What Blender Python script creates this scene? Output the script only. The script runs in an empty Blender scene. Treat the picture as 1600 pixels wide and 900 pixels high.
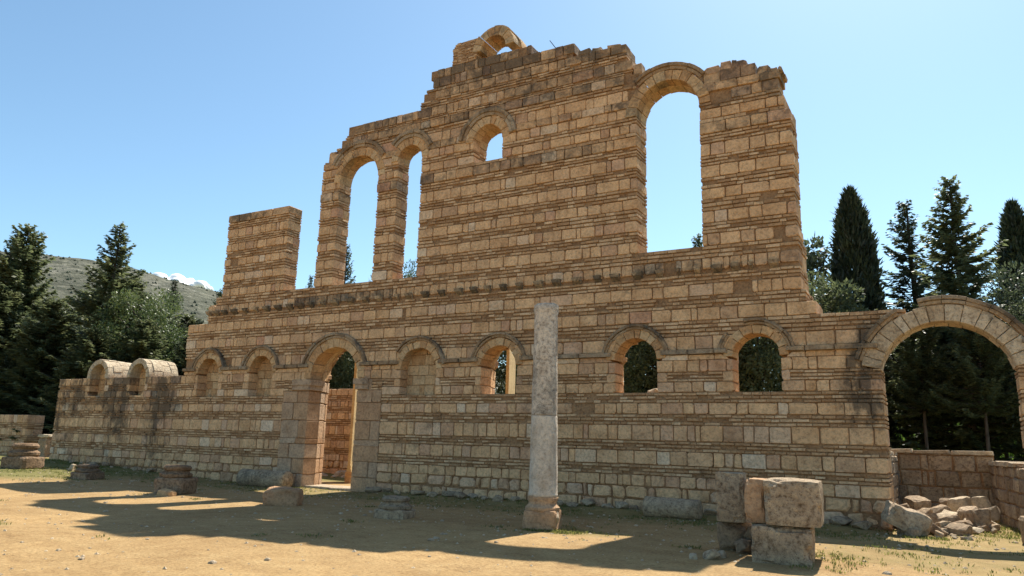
import bpy, bmesh, math, random
import numpy as np
from mathutils import Vector, Matrix, noise
rad = math.radians
random.seed(7)
rng = np.random.default_rng(7)
SC = bpy.context.scene
COL = SC.collection

# ------------------------------------------------------------------ camera
CAM_LOC = Vector((0.0, -18.654, 1.64))
yaw, pitch, roll = rad(29.946), rad(11.721), rad(1.590)
fwd = Vector((-math.sin(yaw) * math.cos(pitch), math.cos(yaw) * math.cos(pitch), math.sin(pitch)))
r0 = Vector((math.cos(yaw), math.sin(yaw), 0)); u0 = r0.cross(fwd)
rgt = r0 * math.cos(roll) + u0 * math.sin(roll)
upv = -r0 * math.sin(roll) + u0 * math.cos(roll)
cam = bpy.data.cameras.new('camera'); cam.lens = 1165 / 1600 * 36; cam.sensor_width = 36
cam.clip_start = .1; cam.clip_end = 30000
camo = bpy.data.objects.new('camera', cam); COL.objects.link(camo)
M = Matrix((rgt, upv, -fwd)).transposed().to_4x4(); M.translation = CAM_LOC
camo.matrix_world = M
SC.camera = camo

# ------------------------------------------------------------------ sky, sun, exposure
SUN = Vector((0.012, 0.73, 1.0)).normalized()          # towards the sun: behind the wall
elev = math.asin(SUN.z); azim = math.atan2(SUN.x, SUN.y)
world = bpy.data.worlds.new('World'); SC.world = world; world.use_nodes = True
nt = world.node_tree
bg = nt.nodes['Background']; sky = nt.nodes.new('ShaderNodeTexSky')
sky.sky_type = 'NISHITA'; sky.sun_disc = False; sky.sun_elevation = elev; sky.sun_rotation = azim
sky.altitude = 900; sky.air_density = 1.0; sky.dust_density = 1.1; sky.ozone_density = 0.7
tint = nt.nodes.new('ShaderNodeMix'); tint.data_type = 'RGBA'; tint.blend_type = 'MULTIPLY'; tint.inputs[0].default_value = 1
tint.inputs[7].default_value = (.855, 1.015, .985, 1)     # white balance of the sky
nt.links.new(sky.outputs[0], tint.inputs[6]); nt.links.new(tint.outputs[2], bg.inputs[0]); bg.inputs[1].default_value = 0.077
sun = bpy.data.lights.new('sun', 'SUN'); sun.energy = 3.45; sun.angle = rad(.53); sun.color = (1, .94, .84)
suno = bpy.data.objects.new('sun', sun); COL.objects.link(suno)
suno.rotation_euler = SUN.to_track_quat('Z', 'Y').to_euler()
SC.view_settings.view_transform = 'Standard'; SC.view_settings.look = 'None'
SC.view_settings.exposure = 1.34; SC.view_settings.gamma = 1
SC.cycles.max_bounces = 8; SC.cycles.diffuse_bounces = 5

# ------------------------------------------------------------------ materials
def new_mat(name):
    m = bpy.data.materials.new(name); m.use_nodes = True
    t = m.node_tree; b = t.nodes['Principled BSDF']
    b.inputs['Roughness'].default_value = .92; b.inputs['Specular IOR Level'].default_value = .15
    return m, t, b
def nd(t, typ, **kw):
    n = t.nodes.new(typ)
    for k, v in kw.items(): setattr(n, k, v)
    return n
def noise_n(t, vec, scale, detail=4, rough=.55, dist=0):
    n = nd(t, 'ShaderNodeTexNoise'); n.inputs['Scale'].default_value = scale
    n.inputs['Detail'].default_value = detail; n.inputs['Roughness'].default_value = rough
    n.inputs['Distortion'].default_value = dist
    t.links.new(vec, n.inputs['Vector']); return n.outputs['Fac']
def ramp(t, fac, stops, interp='LINEAR'):
    r = nd(t, 'ShaderNodeValToRGB'); r.color_ramp.interpolation = interp; e = r.color_ramp.elements
    while len(e) > 1: e.remove(e[-1])
    for i, (p, c) in enumerate(stops):
        el = e[0] if i == 0 else e.new(p)
        el.position = p; el.color = c if len(c) == 4 else (*c, 1)
    t.links.new(fac, r.inputs[0]); return r.outputs[0]
def fmap(t, fac, a, b, c=0., d=1.):
    n = nd(t, 'ShaderNodeMapRange'); n.clamp = True
    for i, v in zip(('From Min', 'From Max', 'To Min', 'To Max'), (a, b, c, d)): n.inputs[i].default_value = v
    t.links.new(fac, n.inputs['Value']); return n.outputs[0]
def math_n(t, op, a, b):
    n = nd(t, 'ShaderNodeMath', operation=op)
    for i, v in enumerate((a, b)):
        if isinstance(v, (int, float)): n.inputs[i].default_value = v
        else: t.links.new(v, n.inputs[i])
    return n.outputs[0]
def mix(t, fac, a, b, mode='MIX'):
    n = nd(t, 'ShaderNodeMix', data_type='RGBA', blend_type=mode)
    for s, v in ((n.inputs[0], fac), (n.inputs[6], a), (n.inputs[7], b)):
        if isinstance(v, (int, float)): s.default_value = v
        elif isinstance(v, tuple): s.default_value = (*v, 1)
        else: t.links.new(v, s)
    return n.outputs[2]
def bump(t, b, h, strength, dist, prev=None):
    n = nd(t, 'ShaderNodeBump'); n.inputs['Strength'].default_value = strength; n.inputs['Distance'].default_value = dist
    t.links.new(h, n.inputs['Height'])
    if prev: t.links.new(prev, n.inputs['Normal'])
    t.links.new(n.outputs[0], b.inputs['Normal']); return n.outputs[0]
def scaled(t, vec, s):
    n = nd(t, 'ShaderNodeVectorMath', operation='MULTIPLY'); t.links.new(vec, n.inputs[0]); n.inputs[1].default_value = s
    return n.outputs[0]

def stone_mat(name, stops, stain_col=(.055, .05, .042), pit=.5, var=.5, streaks=False, dirt=.0, stain_bias=0.):
    m, t, b = new_mat(name)
    pos = nd(t, 'ShaderNodeNewGeometry').outputs['Position']
    at = nd(t, 'ShaderNodeAttribute', attribute_name='rnd')
    sep = nd(t, 'ShaderNodeSeparateXYZ'); t.links.new(at.outputs['Vector'], sep.inputs[0])
    # rock texture offset per piece so that neighbours do not continue each other
    off = nd(t, 'ShaderNodeVectorMath', operation='ADD'); t.links.new(pos, off.inputs[0])
    t.links.new(scaled(t, at.outputs['Vector'], (13.7, 9.1, 0)), off.inputs[1]); p = off.outputs[0]
    base = ramp(t, sep.outputs[0], stops)
    n1 = noise_n(t, p, 2.2, 5, .6); n2 = noise_n(t, p, 14, 6, .65); n3 = noise_n(t, p, 55, 4, .6)
    c = mix(t, 1.0, base, ramp(t, n1, [(.28, (.76, .70, .64)), (.5, (1, 1, 1)), (.72, (1.16, 1.15, 1.12))]), 'MULTIPLY')
    c = mix(t, var, c, ramp(t, n2, [(.33, (.36, .30, .26)), (.5, (1, 1, 1)), (.68, (1.38, 1.33, 1.24))]), 'MULTIPLY')
    pits = fmap(t, n3, .42, .33); c = mix(t, math_n(t, 'MULTIPLY', pits, pit), c, (.13, .09, .06))
    # large patches of grime and lichen, with a shape of their own
    big = noise_n(t, pos, .55, 6, .62, .6); pat = noise_n(t, pos, 3.3, 8, .72, .4)
    st = math_n(t, 'ADD', math_n(t, 'MULTIPLY', sep.outputs[2], 1.0), fmap(t, big, .5, .70, 0, .30))
    if streaks:
        sx = nd(t, 'ShaderNodeSeparateXYZ'); t.links.new(pos, sx.inputs[0])
        stv = noise_n(t, scaled(t, pos, (1.0, 1.0, .4)), 2.2, 8, .7, .5)
        for (x0, wd, zt, zb) in ((-29.1, 1.5, 4.4, .4), (-26.4, 1.3, 4.2, 0.), (-1.5, .95, 4.9, .9), (-31.8, .8, 3.8, 1.0), (-33, .8, 3.9, 1.)):
            a = math_n(t, 'ABSOLUTE', math_n(t, 'SUBTRACT', sx.outputs[0], x0), 0)
            k = math_n(t, 'MULTIPLY', fmap(t, a, wd, wd * .15), math_n(t, 'MULTIPLY', fmap(t, sx.outputs[2], zb, zb + 1.6), fmap(t, sx.outputs[2], zt + .5, zt)))
            st = math_n(t, 'ADD', st, math_n(t, 'MULTIPLY', k, fmap(t, stv, .36, .66, 0, .55)))
    st = math_n(t, 'ADD', st, stain_bias)
    msk = fmap(t, math_n(t, 'ADD', math_n(t, 'MULTIPLY', pat, .9), st), .69, .99)
    c = mix(t, math_n(t, 'MULTIPLY', msk, .78), c, stain_col)
    if dirt:
        c = mix(t, dirt, c, (.2, .13, .08))
    t.links.new(c, b.inputs['Base Color'])
    v = nd(t, 'ShaderNodeTexVoronoi', feature='F1'); v.inputs['Scale'].default_value = 26; t.links.new(p, v.inputs['Vector'])
    q = bump(t, b, n2, .8, .05); q = bump(t, b, n3, .7, .02, q); bump(t, b, v.outputs['Distance'], .25, .012, q)
    return m

LIME = [(0, (.46, .30, .155)), (.1, (.54, .375, .20)), (.2, (.48, .33, .18)), (.3, (.58, .41, .225)), (.4, (.50, .33, .17)), (.5, (.56, .39, .21)), (.62, (.52, .36, .20)), (.7, (.40, .27, .155)), (.78, (.48, .31, .18)), (.86, (.54, .415, .26)), (.92, (.42, .25, .145)), (.96, (.56, .455, .30)), (1, (.58, .485, .34))]
LIME = [(p, (min(.78, c[0] * 1.33), c[1] * 1.245, c[2] * 1.28)) for p, c in LIME]
MAT = {}
MAT['block'] = stone_mat('limestone_block', LIME, pit=.38, streaks=True)
MAT['brick'] = stone_mat('flat_brick', [(0, (.40, .24, .128)), (.5, (.52, .33, .18)), (1, (.70, .50, .31))], pit=.2, streaks=True)
MAT['mortar'] = stone_mat('mortar', [(0, (.30, .178, .094)), (1, (.36, .222, .12))], pit=.3, var=.55, streaks=True)
MAT['arch'] = stone_mat('arch_stone', [(0, (.52, .31, .155)), (.5, (.61, .39, .20)), (1, (.62, .45, .265))], streaks=False)
MAT['gate'] = stone_mat('gate_stone', [(0, (.48, .355, .23)), (.5, (.57, .435, .285)), (1, (.62, .50, .355))], pit=.6, var=.7, stain_bias=.04)
MAT['jamb'] = stone_mat('door_stone', [(0, (.46, .275, .155)), (.35, (.51, .325, .19)), (.7, (.48, .335, .22)), (1, (.50, .38, .27))])
MAT['grey'] = stone_mat('weathered_stone', [(0, (.33, .25, .165)), (.5, (.41, .31, .205)), (1, (.48, .37, .25))], pit=.8, var=.8, stain_bias=.12)
MAT['pale'] = stone_mat('pale_stone', [(0, (.43, .34, .235)), (.5, (.51, .41, .285)), (1, (.57, .47, .33))], pit=.6, stain_bias=.0)
MAT['column'] = stone_mat('column_stone', [(0, (.62, .52, .41)), (1, (.68, .58, .46))], pit=.5, var=.45, stain_bias=-.04)
MAT['column_old'] = stone_mat('weathered_column_stone', [(0, (.63, .53, .42)), (1, (.68, .58, .46))], pit=.8, var=.8, stain_bias=.10)
MAT['pier'] = stone_mat('pier_stone', [(0, (.55, .40, .20)), (1, (.58, .43, .23))], pit=.3, var=.3)
MAT['rubble'] = stone_mat('rubble_stone', [(0, (.30, .215, .14)), (.5, (.39, .29, .19)), (1, (.47, .36, .245))], pit=.6, var=.7, stain_bias=.06)
MAT['pitted'] = stone_mat('pitted_stone', [(0, (.30, .21, .13)), (.5, (.35, .26, .17)), (1, (.40, .31, .21))], pit=1., var=.95, stain_bias=.06)
MAT['footing'] = stone_mat('old_base_stone', [(0, (.25, .165, .10)), (.5, (.30, .21, .135)), (1, (.34, .26, .175))], pit=.8, var=.9, stain_bias=.08)
MAT['hood'] = stone_mat('hood_stone', [(0, (.33, .22, .13)), (.5, (.40, .28, .17)), (1, (.42, .33, .23))], stain_col=(.05, .047, .04), stain_bias=.10, var=.6)

def foliage_mat(name, a, b_, c_, trans=.25):
    m, t, b = new_mat(name)
    at = nd(t, 'ShaderNodeAttribute', attribute_name='rnd')
    sep = nd(t, 'ShaderNodeSeparateXYZ'); t.links.new(at.outputs['Vector'], sep.inputs[0])
    c = ramp(t, sep.outputs[0], [(0, a), (.6, b_), (1, c_)])
    t.links.new(c, b.inputs['Base Color']); b.inputs['Roughness'].default_value = .48; b.inputs['Specular IOR Level'].default_value = .5
    tr = nd(t, 'ShaderNodeBsdfTranslucent'); t.links.new(c, tr.inputs['Color'])
    mx = nd(t, 'ShaderNodeMixShader'); mx.inputs[0].default_value = trans
    t.links.new(b.outputs[0], mx.inputs[1]); t.links.new(tr.outputs[0], mx.inputs[2])
    t.links.new(mx.outputs[0], t.nodes['Material Output'].inputs['Surface'])
    return m
MAT['fir'] = foliage_mat('fir_needles', (.075, .097, .045), (.15, .175, .078), (.25, .26, .12), .5)
MAT['cypress'] = foliage_mat('cypress_needles', (.022, .034, .017), (.045, .062, .028), (.09, .105, .048), .25)
MAT['pine'] = foliage_mat('pine_needles', (.06, .09, .03), (.11, .15, .05), (.18, .21, .075), .35)
MAT['greytree'] = foliage_mat('grey_green_needles', (.05, .068, .036), (.088, .112, .058), (.15, .175, .09), .42)
MAT['bush'] = foliage_mat('bush_leaves', (.08, .15, .025), (.14, .25, .04), (.22, .34, .07), .5)
MAT['grass'] = foliage_mat('grass_blades', (.09, .12, .025), (.17, .18, .045), (.30, .27, .09), .55)
m, t, b = new_mat('bark'); MAT['bark'] = m
pos = nd(t, 'ShaderNodeNewGeometry').outputs['Position']
nb = noise_n(t, scaled(t, pos, (1, 1, .2)), 14, 5)
t.links.new(ramp(t, nb, [(.3, (.045, .034, .026)), (.7, (.14, .11, .085))]), b.inputs['Base Color']); bump(t, b, nb, .8, .03)
m, t, b = new_mat('rusty_iron'); MAT['iron'] = m
b.inputs['Base Color'].default_value = (.06, .05, .045, 1); b.inputs['Metallic'].default_value = .6; b.inputs['Roughness'].default_value = .6
m, t, b = new_mat('cloud_white'); MAT['cloud'] = m
b.inputs['Base Color'].default_value = (.95, .95, .95, 1); b.inputs['Roughness'].default_value = 1; b.inputs['Specular IOR Level'].default_value = 0

# ground
m, t, b = new_mat('dry_ground'); MAT['ground'] = m
pos = nd(t, 'ShaderNodeNewGeometry').outputs['Position']
at = nd(t, 'ShaderNodeAttribute', attribute_name='grass')
big = noise_n(t, pos, .35, 6, .6); mid = noise_n(t, pos, 2.2, 7, .68); fine = noise_n(t, pos, 22, 6, .7); grit = noise_n(t, pos, 90, 4, .6)
c = ramp(t, mid, [(.25, (.26, .16, .069)), (.45, (.355, .23, .102)), (.62, (.405, .272, .125)), (.8, (.44, .32, .162))])
c = mix(t, .75, c, ramp(t, fine, [(.3, (.42, .35, .28)), (.5, (1, 1, 1)), (.68, (1.3, 1.26, 1.2))]), 'MULTIPLY')
c = mix(t, .55, c, ramp(t, big, [(.3, (.66, .6, .54)), (.5, (.95, .95, .95)), (.65, (1.1, 1.09, 1.07))]), 'MULTIPLY')
pale = fmap(t, grit, .66, .74); c = mix(t, math_n(t, 'MULTIPLY', pale, .65), c, (.52, .43, .30))
dark = fmap(t, grit, .33, .24); c = mix(t, math_n(t, 'MULTIPLY', dark, .6), c, (.14, .09, .05))
g2 = noise_n(t, pos, 1.3, 8, .72)
gm = fmap(t, math_n(t, 'ADD', math_n(t, 'MULTIPLY', at.outputs['Fac'], .8), math_n(t, 'MULTIPLY', math_n(t, 'ADD', g2, fine), .5)), .62, 1.02)
c = mix(t, math_n(t, 'MULTIPLY', gm, .8), c, mix(t, fine, (.07, .095, .022), (.17, .165, .055)))
t.links.new(c, b.inputs['Base Color'])
q = bump(t, b, mid, .35, .08); q = bump(t, b, fine, .6, .03, q); bump(t, b, grit, .6, .012, q)

m, t, b = new_mat('scrub_hill'); MAT['hill'] = m
pos = nd(t, 'ShaderNodeNewGeometry').outputs['Position']
h1 = noise_n(t, pos, .012, 8, .65); h2 = noise_n(t, pos, .06, 8, .75); h3 = noise_n(t, scaled(t, pos, (1, 1, 3.5)), .03, 6, .6)
c = ramp(t, h1, [(.3, (.085, .088, .058)), (.52, (.13, .128, .092)), (.72, (.20, .19, .15))])
c = mix(t, .8, c, ramp(t, h2, [(.38, (.3, .34, .3)), (.5, (1, 1, 1)), (.64, (1.5, 1.46, 1.4))]), 'MULTIPLY')
c = mix(t, .4, c, ramp(t, h3, [(.35, (.6, .6, .6)), (.6, (1.2, 1.2, 1.2))]), 'MULTIPLY')
h4 = noise_n(t, pos, .16, 6, .75); c = mix(t, math_n(t, 'MULTIPLY', fmap(t, h4, .5, .62), .75), c, (.045, .055, .03))
c = mix(t, math_n(t, 'MULTIPLY', fmap(t, h2, .58, .66), .5), c, (.32, .31, .27))
t.links.new(c, b.inputs['Base Color']); bump(t, b, h2, .9, 6)

# ------------------------------------------------------------------ mesh helpers
def make_mesh(name, V, F, rnd=None, mat=None, smooth=False):
    me = bpy.data.meshes.new(name); me.from_pydata([tuple(v) for v in V], [], F)
    if rnd is not None:
        a = me.attributes.new('rnd', 'FLOAT_VECTOR', 'FACE')
        a.data.foreach_set('vector', np.asarray(rnd, dtype=np.float32).ravel())
    if mat: me.materials.append(MAT[mat])
    if smooth: me.shade_smooth()
    me.update(); return me
def link(name, me, parent=None, loc=None, rotz=0):
    o = bpy.data.objects.new(name, me); COL.objects.link(o)
    if parent: o.parent = parent
    if loc is not None: o.location = loc
    if rotz: o.rotation_euler[2] = rotz
    return o
def empty(name, loc=(0, 0, 0), rotz=0):
    o = bpy.data.objects.new(name, None); COL.objects.link(o); o.location = loc; o.rotation_euler[2] = rotz
    o.empty_display_size = .2; return o
def tag(o, label=None, cat=None, group=None, kind=None):
    if label: o['label'] = label
    if cat: o['category'] = cat
    if group: o['group'] = group
    if kind: o['kind'] = kind
    return o
def R(a, b): return random.uniform(a, b)
def rnd3(stain=0.): return (random.random(), random.random(), stain)
def tone(z, stain=0.):
    k = random.random(); r = random.random()
    if z < 4.2: return (r * .9 if k < .93 else R(.93, 1), random.random(), stain)
    return (r * .66 if k < .78 else (R(.66, .76) if k < .87 else R(.82, .99)), random.random(), stain)

class Piece:
    __slots__ = ('V', 'F', 'r', 'c')
    def __init__(s, V, F, r):
        s.V, s.F, s.r = V, F, r
        a = np.array(V); s.c = a.mean(0)
        e = a.max(0) - a.min(0); d = np.linalg.norm(s.c - np.array(CAM_LOC))
        s.c = (e[2] * max(e[0], e[1])) / (d * d)

class Frame:           # wall frame: u along the wall, v into it, z up
    def __init__(s, ox=0, oy=0, ang=0): s.o = (ox, oy); s.cs = (math.cos(ang), math.sin(ang))
    def __call__(s, u, v, z):
        return (s.o[0] + u * s.cs[0] - v * s.cs[1], s.o[1] + u * s.cs[1] + v * s.cs[0], z)
F0 = Frame()

def prism(fr, pts, y0, y1, r, bev=.014, jit=.008, back=True, endx=0., chip=0.):
    """stone: outline pts (u,z) counter-clockwise seen from the front, from y0 (front) to y1; endx shifts the back in u"""
    if chip and len(pts) == 4:
        q = []
        w_ = max(p[0] for p in pts) - min(p[0] for p in pts); h_ = max(p[1] for p in pts) - min(p[1] for p in pts)
        for i in range(4):
            p, a, b = pts[i], pts[i - 1], pts[(i + 1) % 4]; la = math.dist(p, a); lb = math.dist(p, b); c = min(R(.1, 1) ** 2 * chip, .3 * min(w_, h_))
            q += [(p[0] + (a[0] - p[0]) * c / la, p[1] + (a[1] - p[1]) * c / la), (p[0] + (b[0] - p[0]) * c / lb, p[1] + (b[1] - p[1]) * c / lb)]
        pts = q
    n = len(pts); cx = sum(p[0] for p in pts) / n; cz = sum(p[1] for p in pts) / n
    pts = [(p[0] + R(-jit, jit), p[1] + R(-jit, jit)) for p in pts]
    V = []
    for (x, z) in pts:
        d = math.hypot(cx - x, cz - z) + 1e-6; k = min(1.3 * bev / d, .4)
        V.append(fr(x + (cx - x) * k, y0 + R(-jit, jit) * .5, z + (cz - z) * k))
    for (x, z) in pts: V.append(fr(x, y0 + bev, z))
    for (x, z) in pts: V.append(fr(x + endx, y1, z))
    F = [tuple(range(n))]
    for k in (0, n):
        for i in range(n):
            j = (i + 1) % n
            F.append((k + i, k + n + i, k + n + j, k + j))
    if back: F.append(tuple(range(3 * n - 1, 2 * n - 1, -1)))
    return Piece(V, F, [r] * len(F))

def wedge(fr, cx, cz, ra, rb, a0, a1, y0, y1, r, gap=.006, bev=.012, splay=0., seg=3, sq=1.0):
    """voussoir between angles a0<a1"""
    g0 = gap / ((ra + rb) * .5)
    a0 += g0; a1 -= g0
    A = [a0 + (a1 - a0) * i / seg for i in range(seg + 1)]
    out = [(rb, a) for a in A] + [(ra, a) for a in reversed(A)]
    def P(rr, a, dr): return (cx + (rr + dr) * math.cos(a), cz + (rr + dr) * math.sin(a) * sq)
    am = (a0 + a1) / 2; rm = (ra + rb) / 2; n = len(out); V = []
    j1, j2 = R(-.012, .012), R(-.016, .016)
    for (rr, a) in out:
        rr2 = rr + (bev if rr < rm else -bev); a2 = a + (am - a) * min(.5, bev / (abs(a1 - a0) * rm * .5 + 1e-6))
        x, z = P(rr2, a2, j1); V.append(fr(x, y0 + j2, z))
    for (rr, a) in out:
        x, z = P(rr, a, j1); V.append(fr(x, y0 + bev + j2, z))
    for (rr, a) in out:
        x, z = P(rr, a, j1 + splay); V.append(fr(x, y1, z))
    F = [tuple(range(n - 1, -1, -1))]
    for k in (0, n):
        for i in range(n):
            j = (i + 1) % n; F.append((k + j, k + n + j, k + n + i, k + i))
    F.append(tuple(range(2 * n, 3 * n)))
    return Piece(V, F, [r] * len(F))

def merged(pieces):
    V, F, r = [], [], []
    for p in pieces:
        o = len(V); V += p.V; F += [tuple(i + o for i in f) for f in p.F]; r += p.r
    return V, F, r
def emit(parent, name, pieces, mat, limit=300):
    """each piece an object of its own; past the limit the smallest in view are joined"""
    ps = sorted(pieces, key=lambda p: -p.c)
    for p in ps[:limit]:
        link(name, make_mesh(name, p.V, p.F, p.r, mat), parent)
    if len(ps) > limit:
        V, F, r = merged(ps[limit:])
        o = link(name + 's_small_in_view', make_mesh(name, V, F, r, mat), parent); o['kind'] = 'stuff'

# ------------------------------------------------------------------ ground
def sstep(a, b, x):
    k = min(1, max(0, (x - a) / (b - a))); return k * k * (3 - 2 * k)
def gh(x, y):
    z = .40 * sstep(-19, -34, x)
    if -60 < x < 20 and -25 < y < 30:
        z += .035 * noise.noise((x * .35, y * .35, 0)) + .02 * noise.noise((x * 1.3, y * 1.3, 3))
        z += .10 * sstep(.9, 0, abs(y + .1)) * sstep(-15.6, -14.6, x) * sstep(-1, -2, x)
    return z
def axis(lo, hi, step, outer):
    a = list(np.arange(lo, hi + 1e-6, step)); d = step; k = hi; pre = []; post = []
    while k < outer: d *= 1.28; k += d; post.append(k)
    d = step; k = lo
    while k > -outer: d *= 1.28; k -= d; pre.append(k)
    return pre[::-1] + a + post
def grass_amount(x, y):
    g = 0.
    g = max(g, .75 * sstep(-22, -27, x) * sstep(-7.5, -5, y) * sstep(3, -.5, y))          # green at the far left
    g = max(g, .40 * sstep(-3.6, -1.6, y) * sstep(.5, -.2, y) * sstep(-34, -30, x) * sstep(-.5, -2, x))  # strip along the wall foot
    g = max(g, .34 * sstep(-3.2, -1.4, x) * sstep(-6.8, -5.4, y))                            # right of the block pile
    g = max(g, .6 * math.exp(-((x + 6.4) ** 2 / 1.2 + (y + 4.9) ** 2 / .5)))
    g = max(g, .6 * math.exp(-((x + 15) ** 2 / .5 + (y + 11.2) ** 2 / .06)))
    g = max(g, .75 * sstep(1.5, 5, y))
    return g
xs = axis(-36, 6, .2, 6000); ys = axis(-17, 8, .2, 6000)
V = []; ga = []
for y in ys:
    for x in xs:
        V.append((x, y, gh(x, y))); ga.append(grass_amount(x, y))
nx = len(xs)
F = [(j * nx + i, j * nx + i + 1, (j + 1) * nx + i + 1, (j + 1) * nx + i) for j in range(len(ys) - 1) for i in range(nx - 1)]
me = make_mesh('ground', V, F, None, 'ground', True)
a = me.attributes.new('grass', 'FLOAT', 'POINT'); a.data.foreach_set('value', np.array(ga, dtype=np.float32))
tag(link('ground', me), kind='structure')

# ------------------------------------------------------------------ hill
HP = [(-1.75, 150), (-1.45, 215), (-1.2, 236), (-1.095, 238), (-1.0, 232), (-.91, 214), (-.8, 182), (-.7, 150), (-.55, 118), (-.4, 80), (-.1, 50), (.3, 20)]
V = []; azs = np.linspace(-1.75, .3, 150); rows = 46
for a_ in azs:
    hp = np.interp(a_, [p[0] for p in HP], [p[1] for p in HP])
    for j in range(rows):
        k = j / (rows - 1); d = 420 + 800 * k
        if k > .97: d = 1220 + 300 * (k - .97) / .03
        x = math.sin(a_) * d; y = -18.6 + math.cos(a_) * d
        z = hp * (sstep(0, 1.02, k) if k <= .97 else .98) + 10 * noise.fractal((x * .008, y * .008, 1), 1, 2, 5) * k
        V.append((x, y, z - 3 * (1 - k)))
F = [(i * rows + j, (i + 1) * rows + j, (i + 1) * rows + j + 1, i * rows + j + 1) for i in range(len(azs) - 1) for j in range(rows - 1)]
hill = tag(link('hill', make_mesh('hill', V, F, None, 'hill', True)), kind='structure')
hv = np.array(V).reshape(len(azs), rows, 3)

# ------------------------------------------------------------------ the great wall
T_LOW, T_UP = 1.2, .8
COURSES = [(0, .33, 'R'), (.33, .65, 'R'), (.65, .92, 'B'), (.92, 1.19, 'K'), (1.19, 1.53, 'B'), (1.53, 1.79, 'K'), (1.79, 2.18, 'B'), (2.18, 2.46, 'K'), (2.46, 2.74, 'B'), (2.74, 3.01, 'K'), (3.01, 3.27, 'B'), (3.27, 3.52, 'K'), (3.52, 3.82, 'B'), (3.82, 4.08, 'M'), (4.08, 4.42, 'B'), (4.42, 4.83, 'K'), (4.83, 5.15, 'B'), (5.15, 5.46, 'K'), (5.46, 5.77, 'B'), (5.77, 6.05, 'K'), (6.05, 6.44, 'C'), (6.44, 6.77, 'K')]
UP = [(6.77, 7.08, 'B'), (7.08, 7.38, 'K'), (7.38, 7.69, 'B'), (7.69, 8.02, 'K'), (8.02, 8.31, 'B'), (8.31, 8.62, 'K'), (8.62, 8.94, 'B'), (8.94, 9.22, 'K'), (9.22, 9.56, 'B'), (9.56, 9.84, 'K'), (9.84, 10.15, 'S'), (10.15, 10.27, 'K'), (10.27, 10.54, 'B'), (10.54, 10.74, 'K'), (10.74, 11.03, 'B'), (11.03, 11.27, 'S'), (11.27, 11.6, 'B'), (11.6, 11.8, 'K'), (11.8, 12.07, 'S'), (12.07, 12.22, 'K'), (12.22, 12.53, 'B'), (12.53, 12.8, 'K'), (12.8, 13.08, 'B'), (13.08, 13.2, 'K'), (13.2, 13.54, 'B'), (13.54, 13.85, 'B')]
class Op:
    def __init__(s, cx, hw, sill, spring, ring, hood, r=None, zc=None, splay=0., niche=0., n=9, hang=(0, 180)):
        s.cx, s.hw, s.sill, s.spring, s.ring, s.hood = cx, hw, sill, spring, ring, hood
        s.r = r or hw; s.zc = spring if zc is None else zc; s.rm = s.r + ring * .62; s.splay = splay; s.niche = niche; s.n = n; s.hang = hang
    def excl(s, x, ex=0.):
        dx = abs(x - s.cx); lo = hi = None
        if dx < s.rm + ex:
            hi = s.zc + math.sqrt((s.rm + ex) ** 2 - dx * dx); lo = s.spring
            if dx < s.hw + ex: lo = s.sill
            if hi <= lo: return None
        elif dx < s.hw + ex: lo, hi = s.sill, s.spring
        return (lo, hi) if lo is not None else None
LOWOP = [Op(-23.75, .58, 3.01, 3.86, .23, .14, niche=.42), Op(-20.98, .58, 3.01, 3.86, .23, .14, niche=.42),
         Op(-17.5, 1.05, 0, 3.57, .30, .17, splay=.26, n=13), Op(-14.03, .68, 3.01, 3.78, .23, .14, niche=.36),
         Op(-11.13, .60, 3.01, 3.83, .23, .14, splay=.22), Op(-6.93, .58, 3.01, 3.86, .23, .14, splay=.22), Op(-3.84, .57, 3.01, 3.86, .23, .14, splay=.22)]
GATE = Op(.14, 1.28, 0, 3.5, .38, .17, r=1.31, zc=3.2, n=15)
JAMBZONE = (-19.75, -15.42, 3.54)
UPOP = [Op(-17.03, .87, 6.77, 10.47, .30, .24, n=11), Op(-14.82, .50, 6.77, 10.83, .28, .24, n=9),
        Op(-11.78, .53, 10.27, 10.95, .28, .24, n=9), Op(-5.97, .89, 6.77, 10.75, .30, .20, n=13)]
def rag(z, s, amp): return amp * noise.noise((z * 5.1, s * 7.7, 0))
def solid_low(z):
    if z < 3.82: return [(-33.35 - .02 * z, 1.0)]
    if z < 4.83: return [(-25.15, -.55)]
    L = -25.2 if z < 5.9 else (-24.15 if z < 6.44 else -23.75)
    Rr = -2.42 if z < 5.15 else (-2.62 if z < 5.5 else -2.73)
    return [(L, Rr + rag(z, 1, .04))]
def solid_up(z):
    L = np.interp(z, [6, 11.1, 11.3, 11.6, 12.05, 12.2, 12.53], [-18.73, -18.75, -18.55, -18.25, -17.9, -17.7, -17.7])
    if z > 12.53: L = -14.5 if z < 12.8 else (-14.42 if z < 13.08 else (-14.28 if z < 13.2 else (-14.02 if z < 13.54 else -14.16)))
    if z < 11.65:
        Rr = -2.74 if z < 10.15 else (-2.9 if z < 10.6 else (-3.0 if z < 11.2 else (-3.15 if z < 11.27 else -3.55)))
    elif z < 12.1: Rr = -6.86
    elif z < 12.5: Rr = -6.95
    elif z < 13.08: Rr = -7.16
    elif z < 13.54: Rr = -8.84
    else: Rr = -10.28
    return [(L, Rr + rag(z, 2, .05))]

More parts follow.
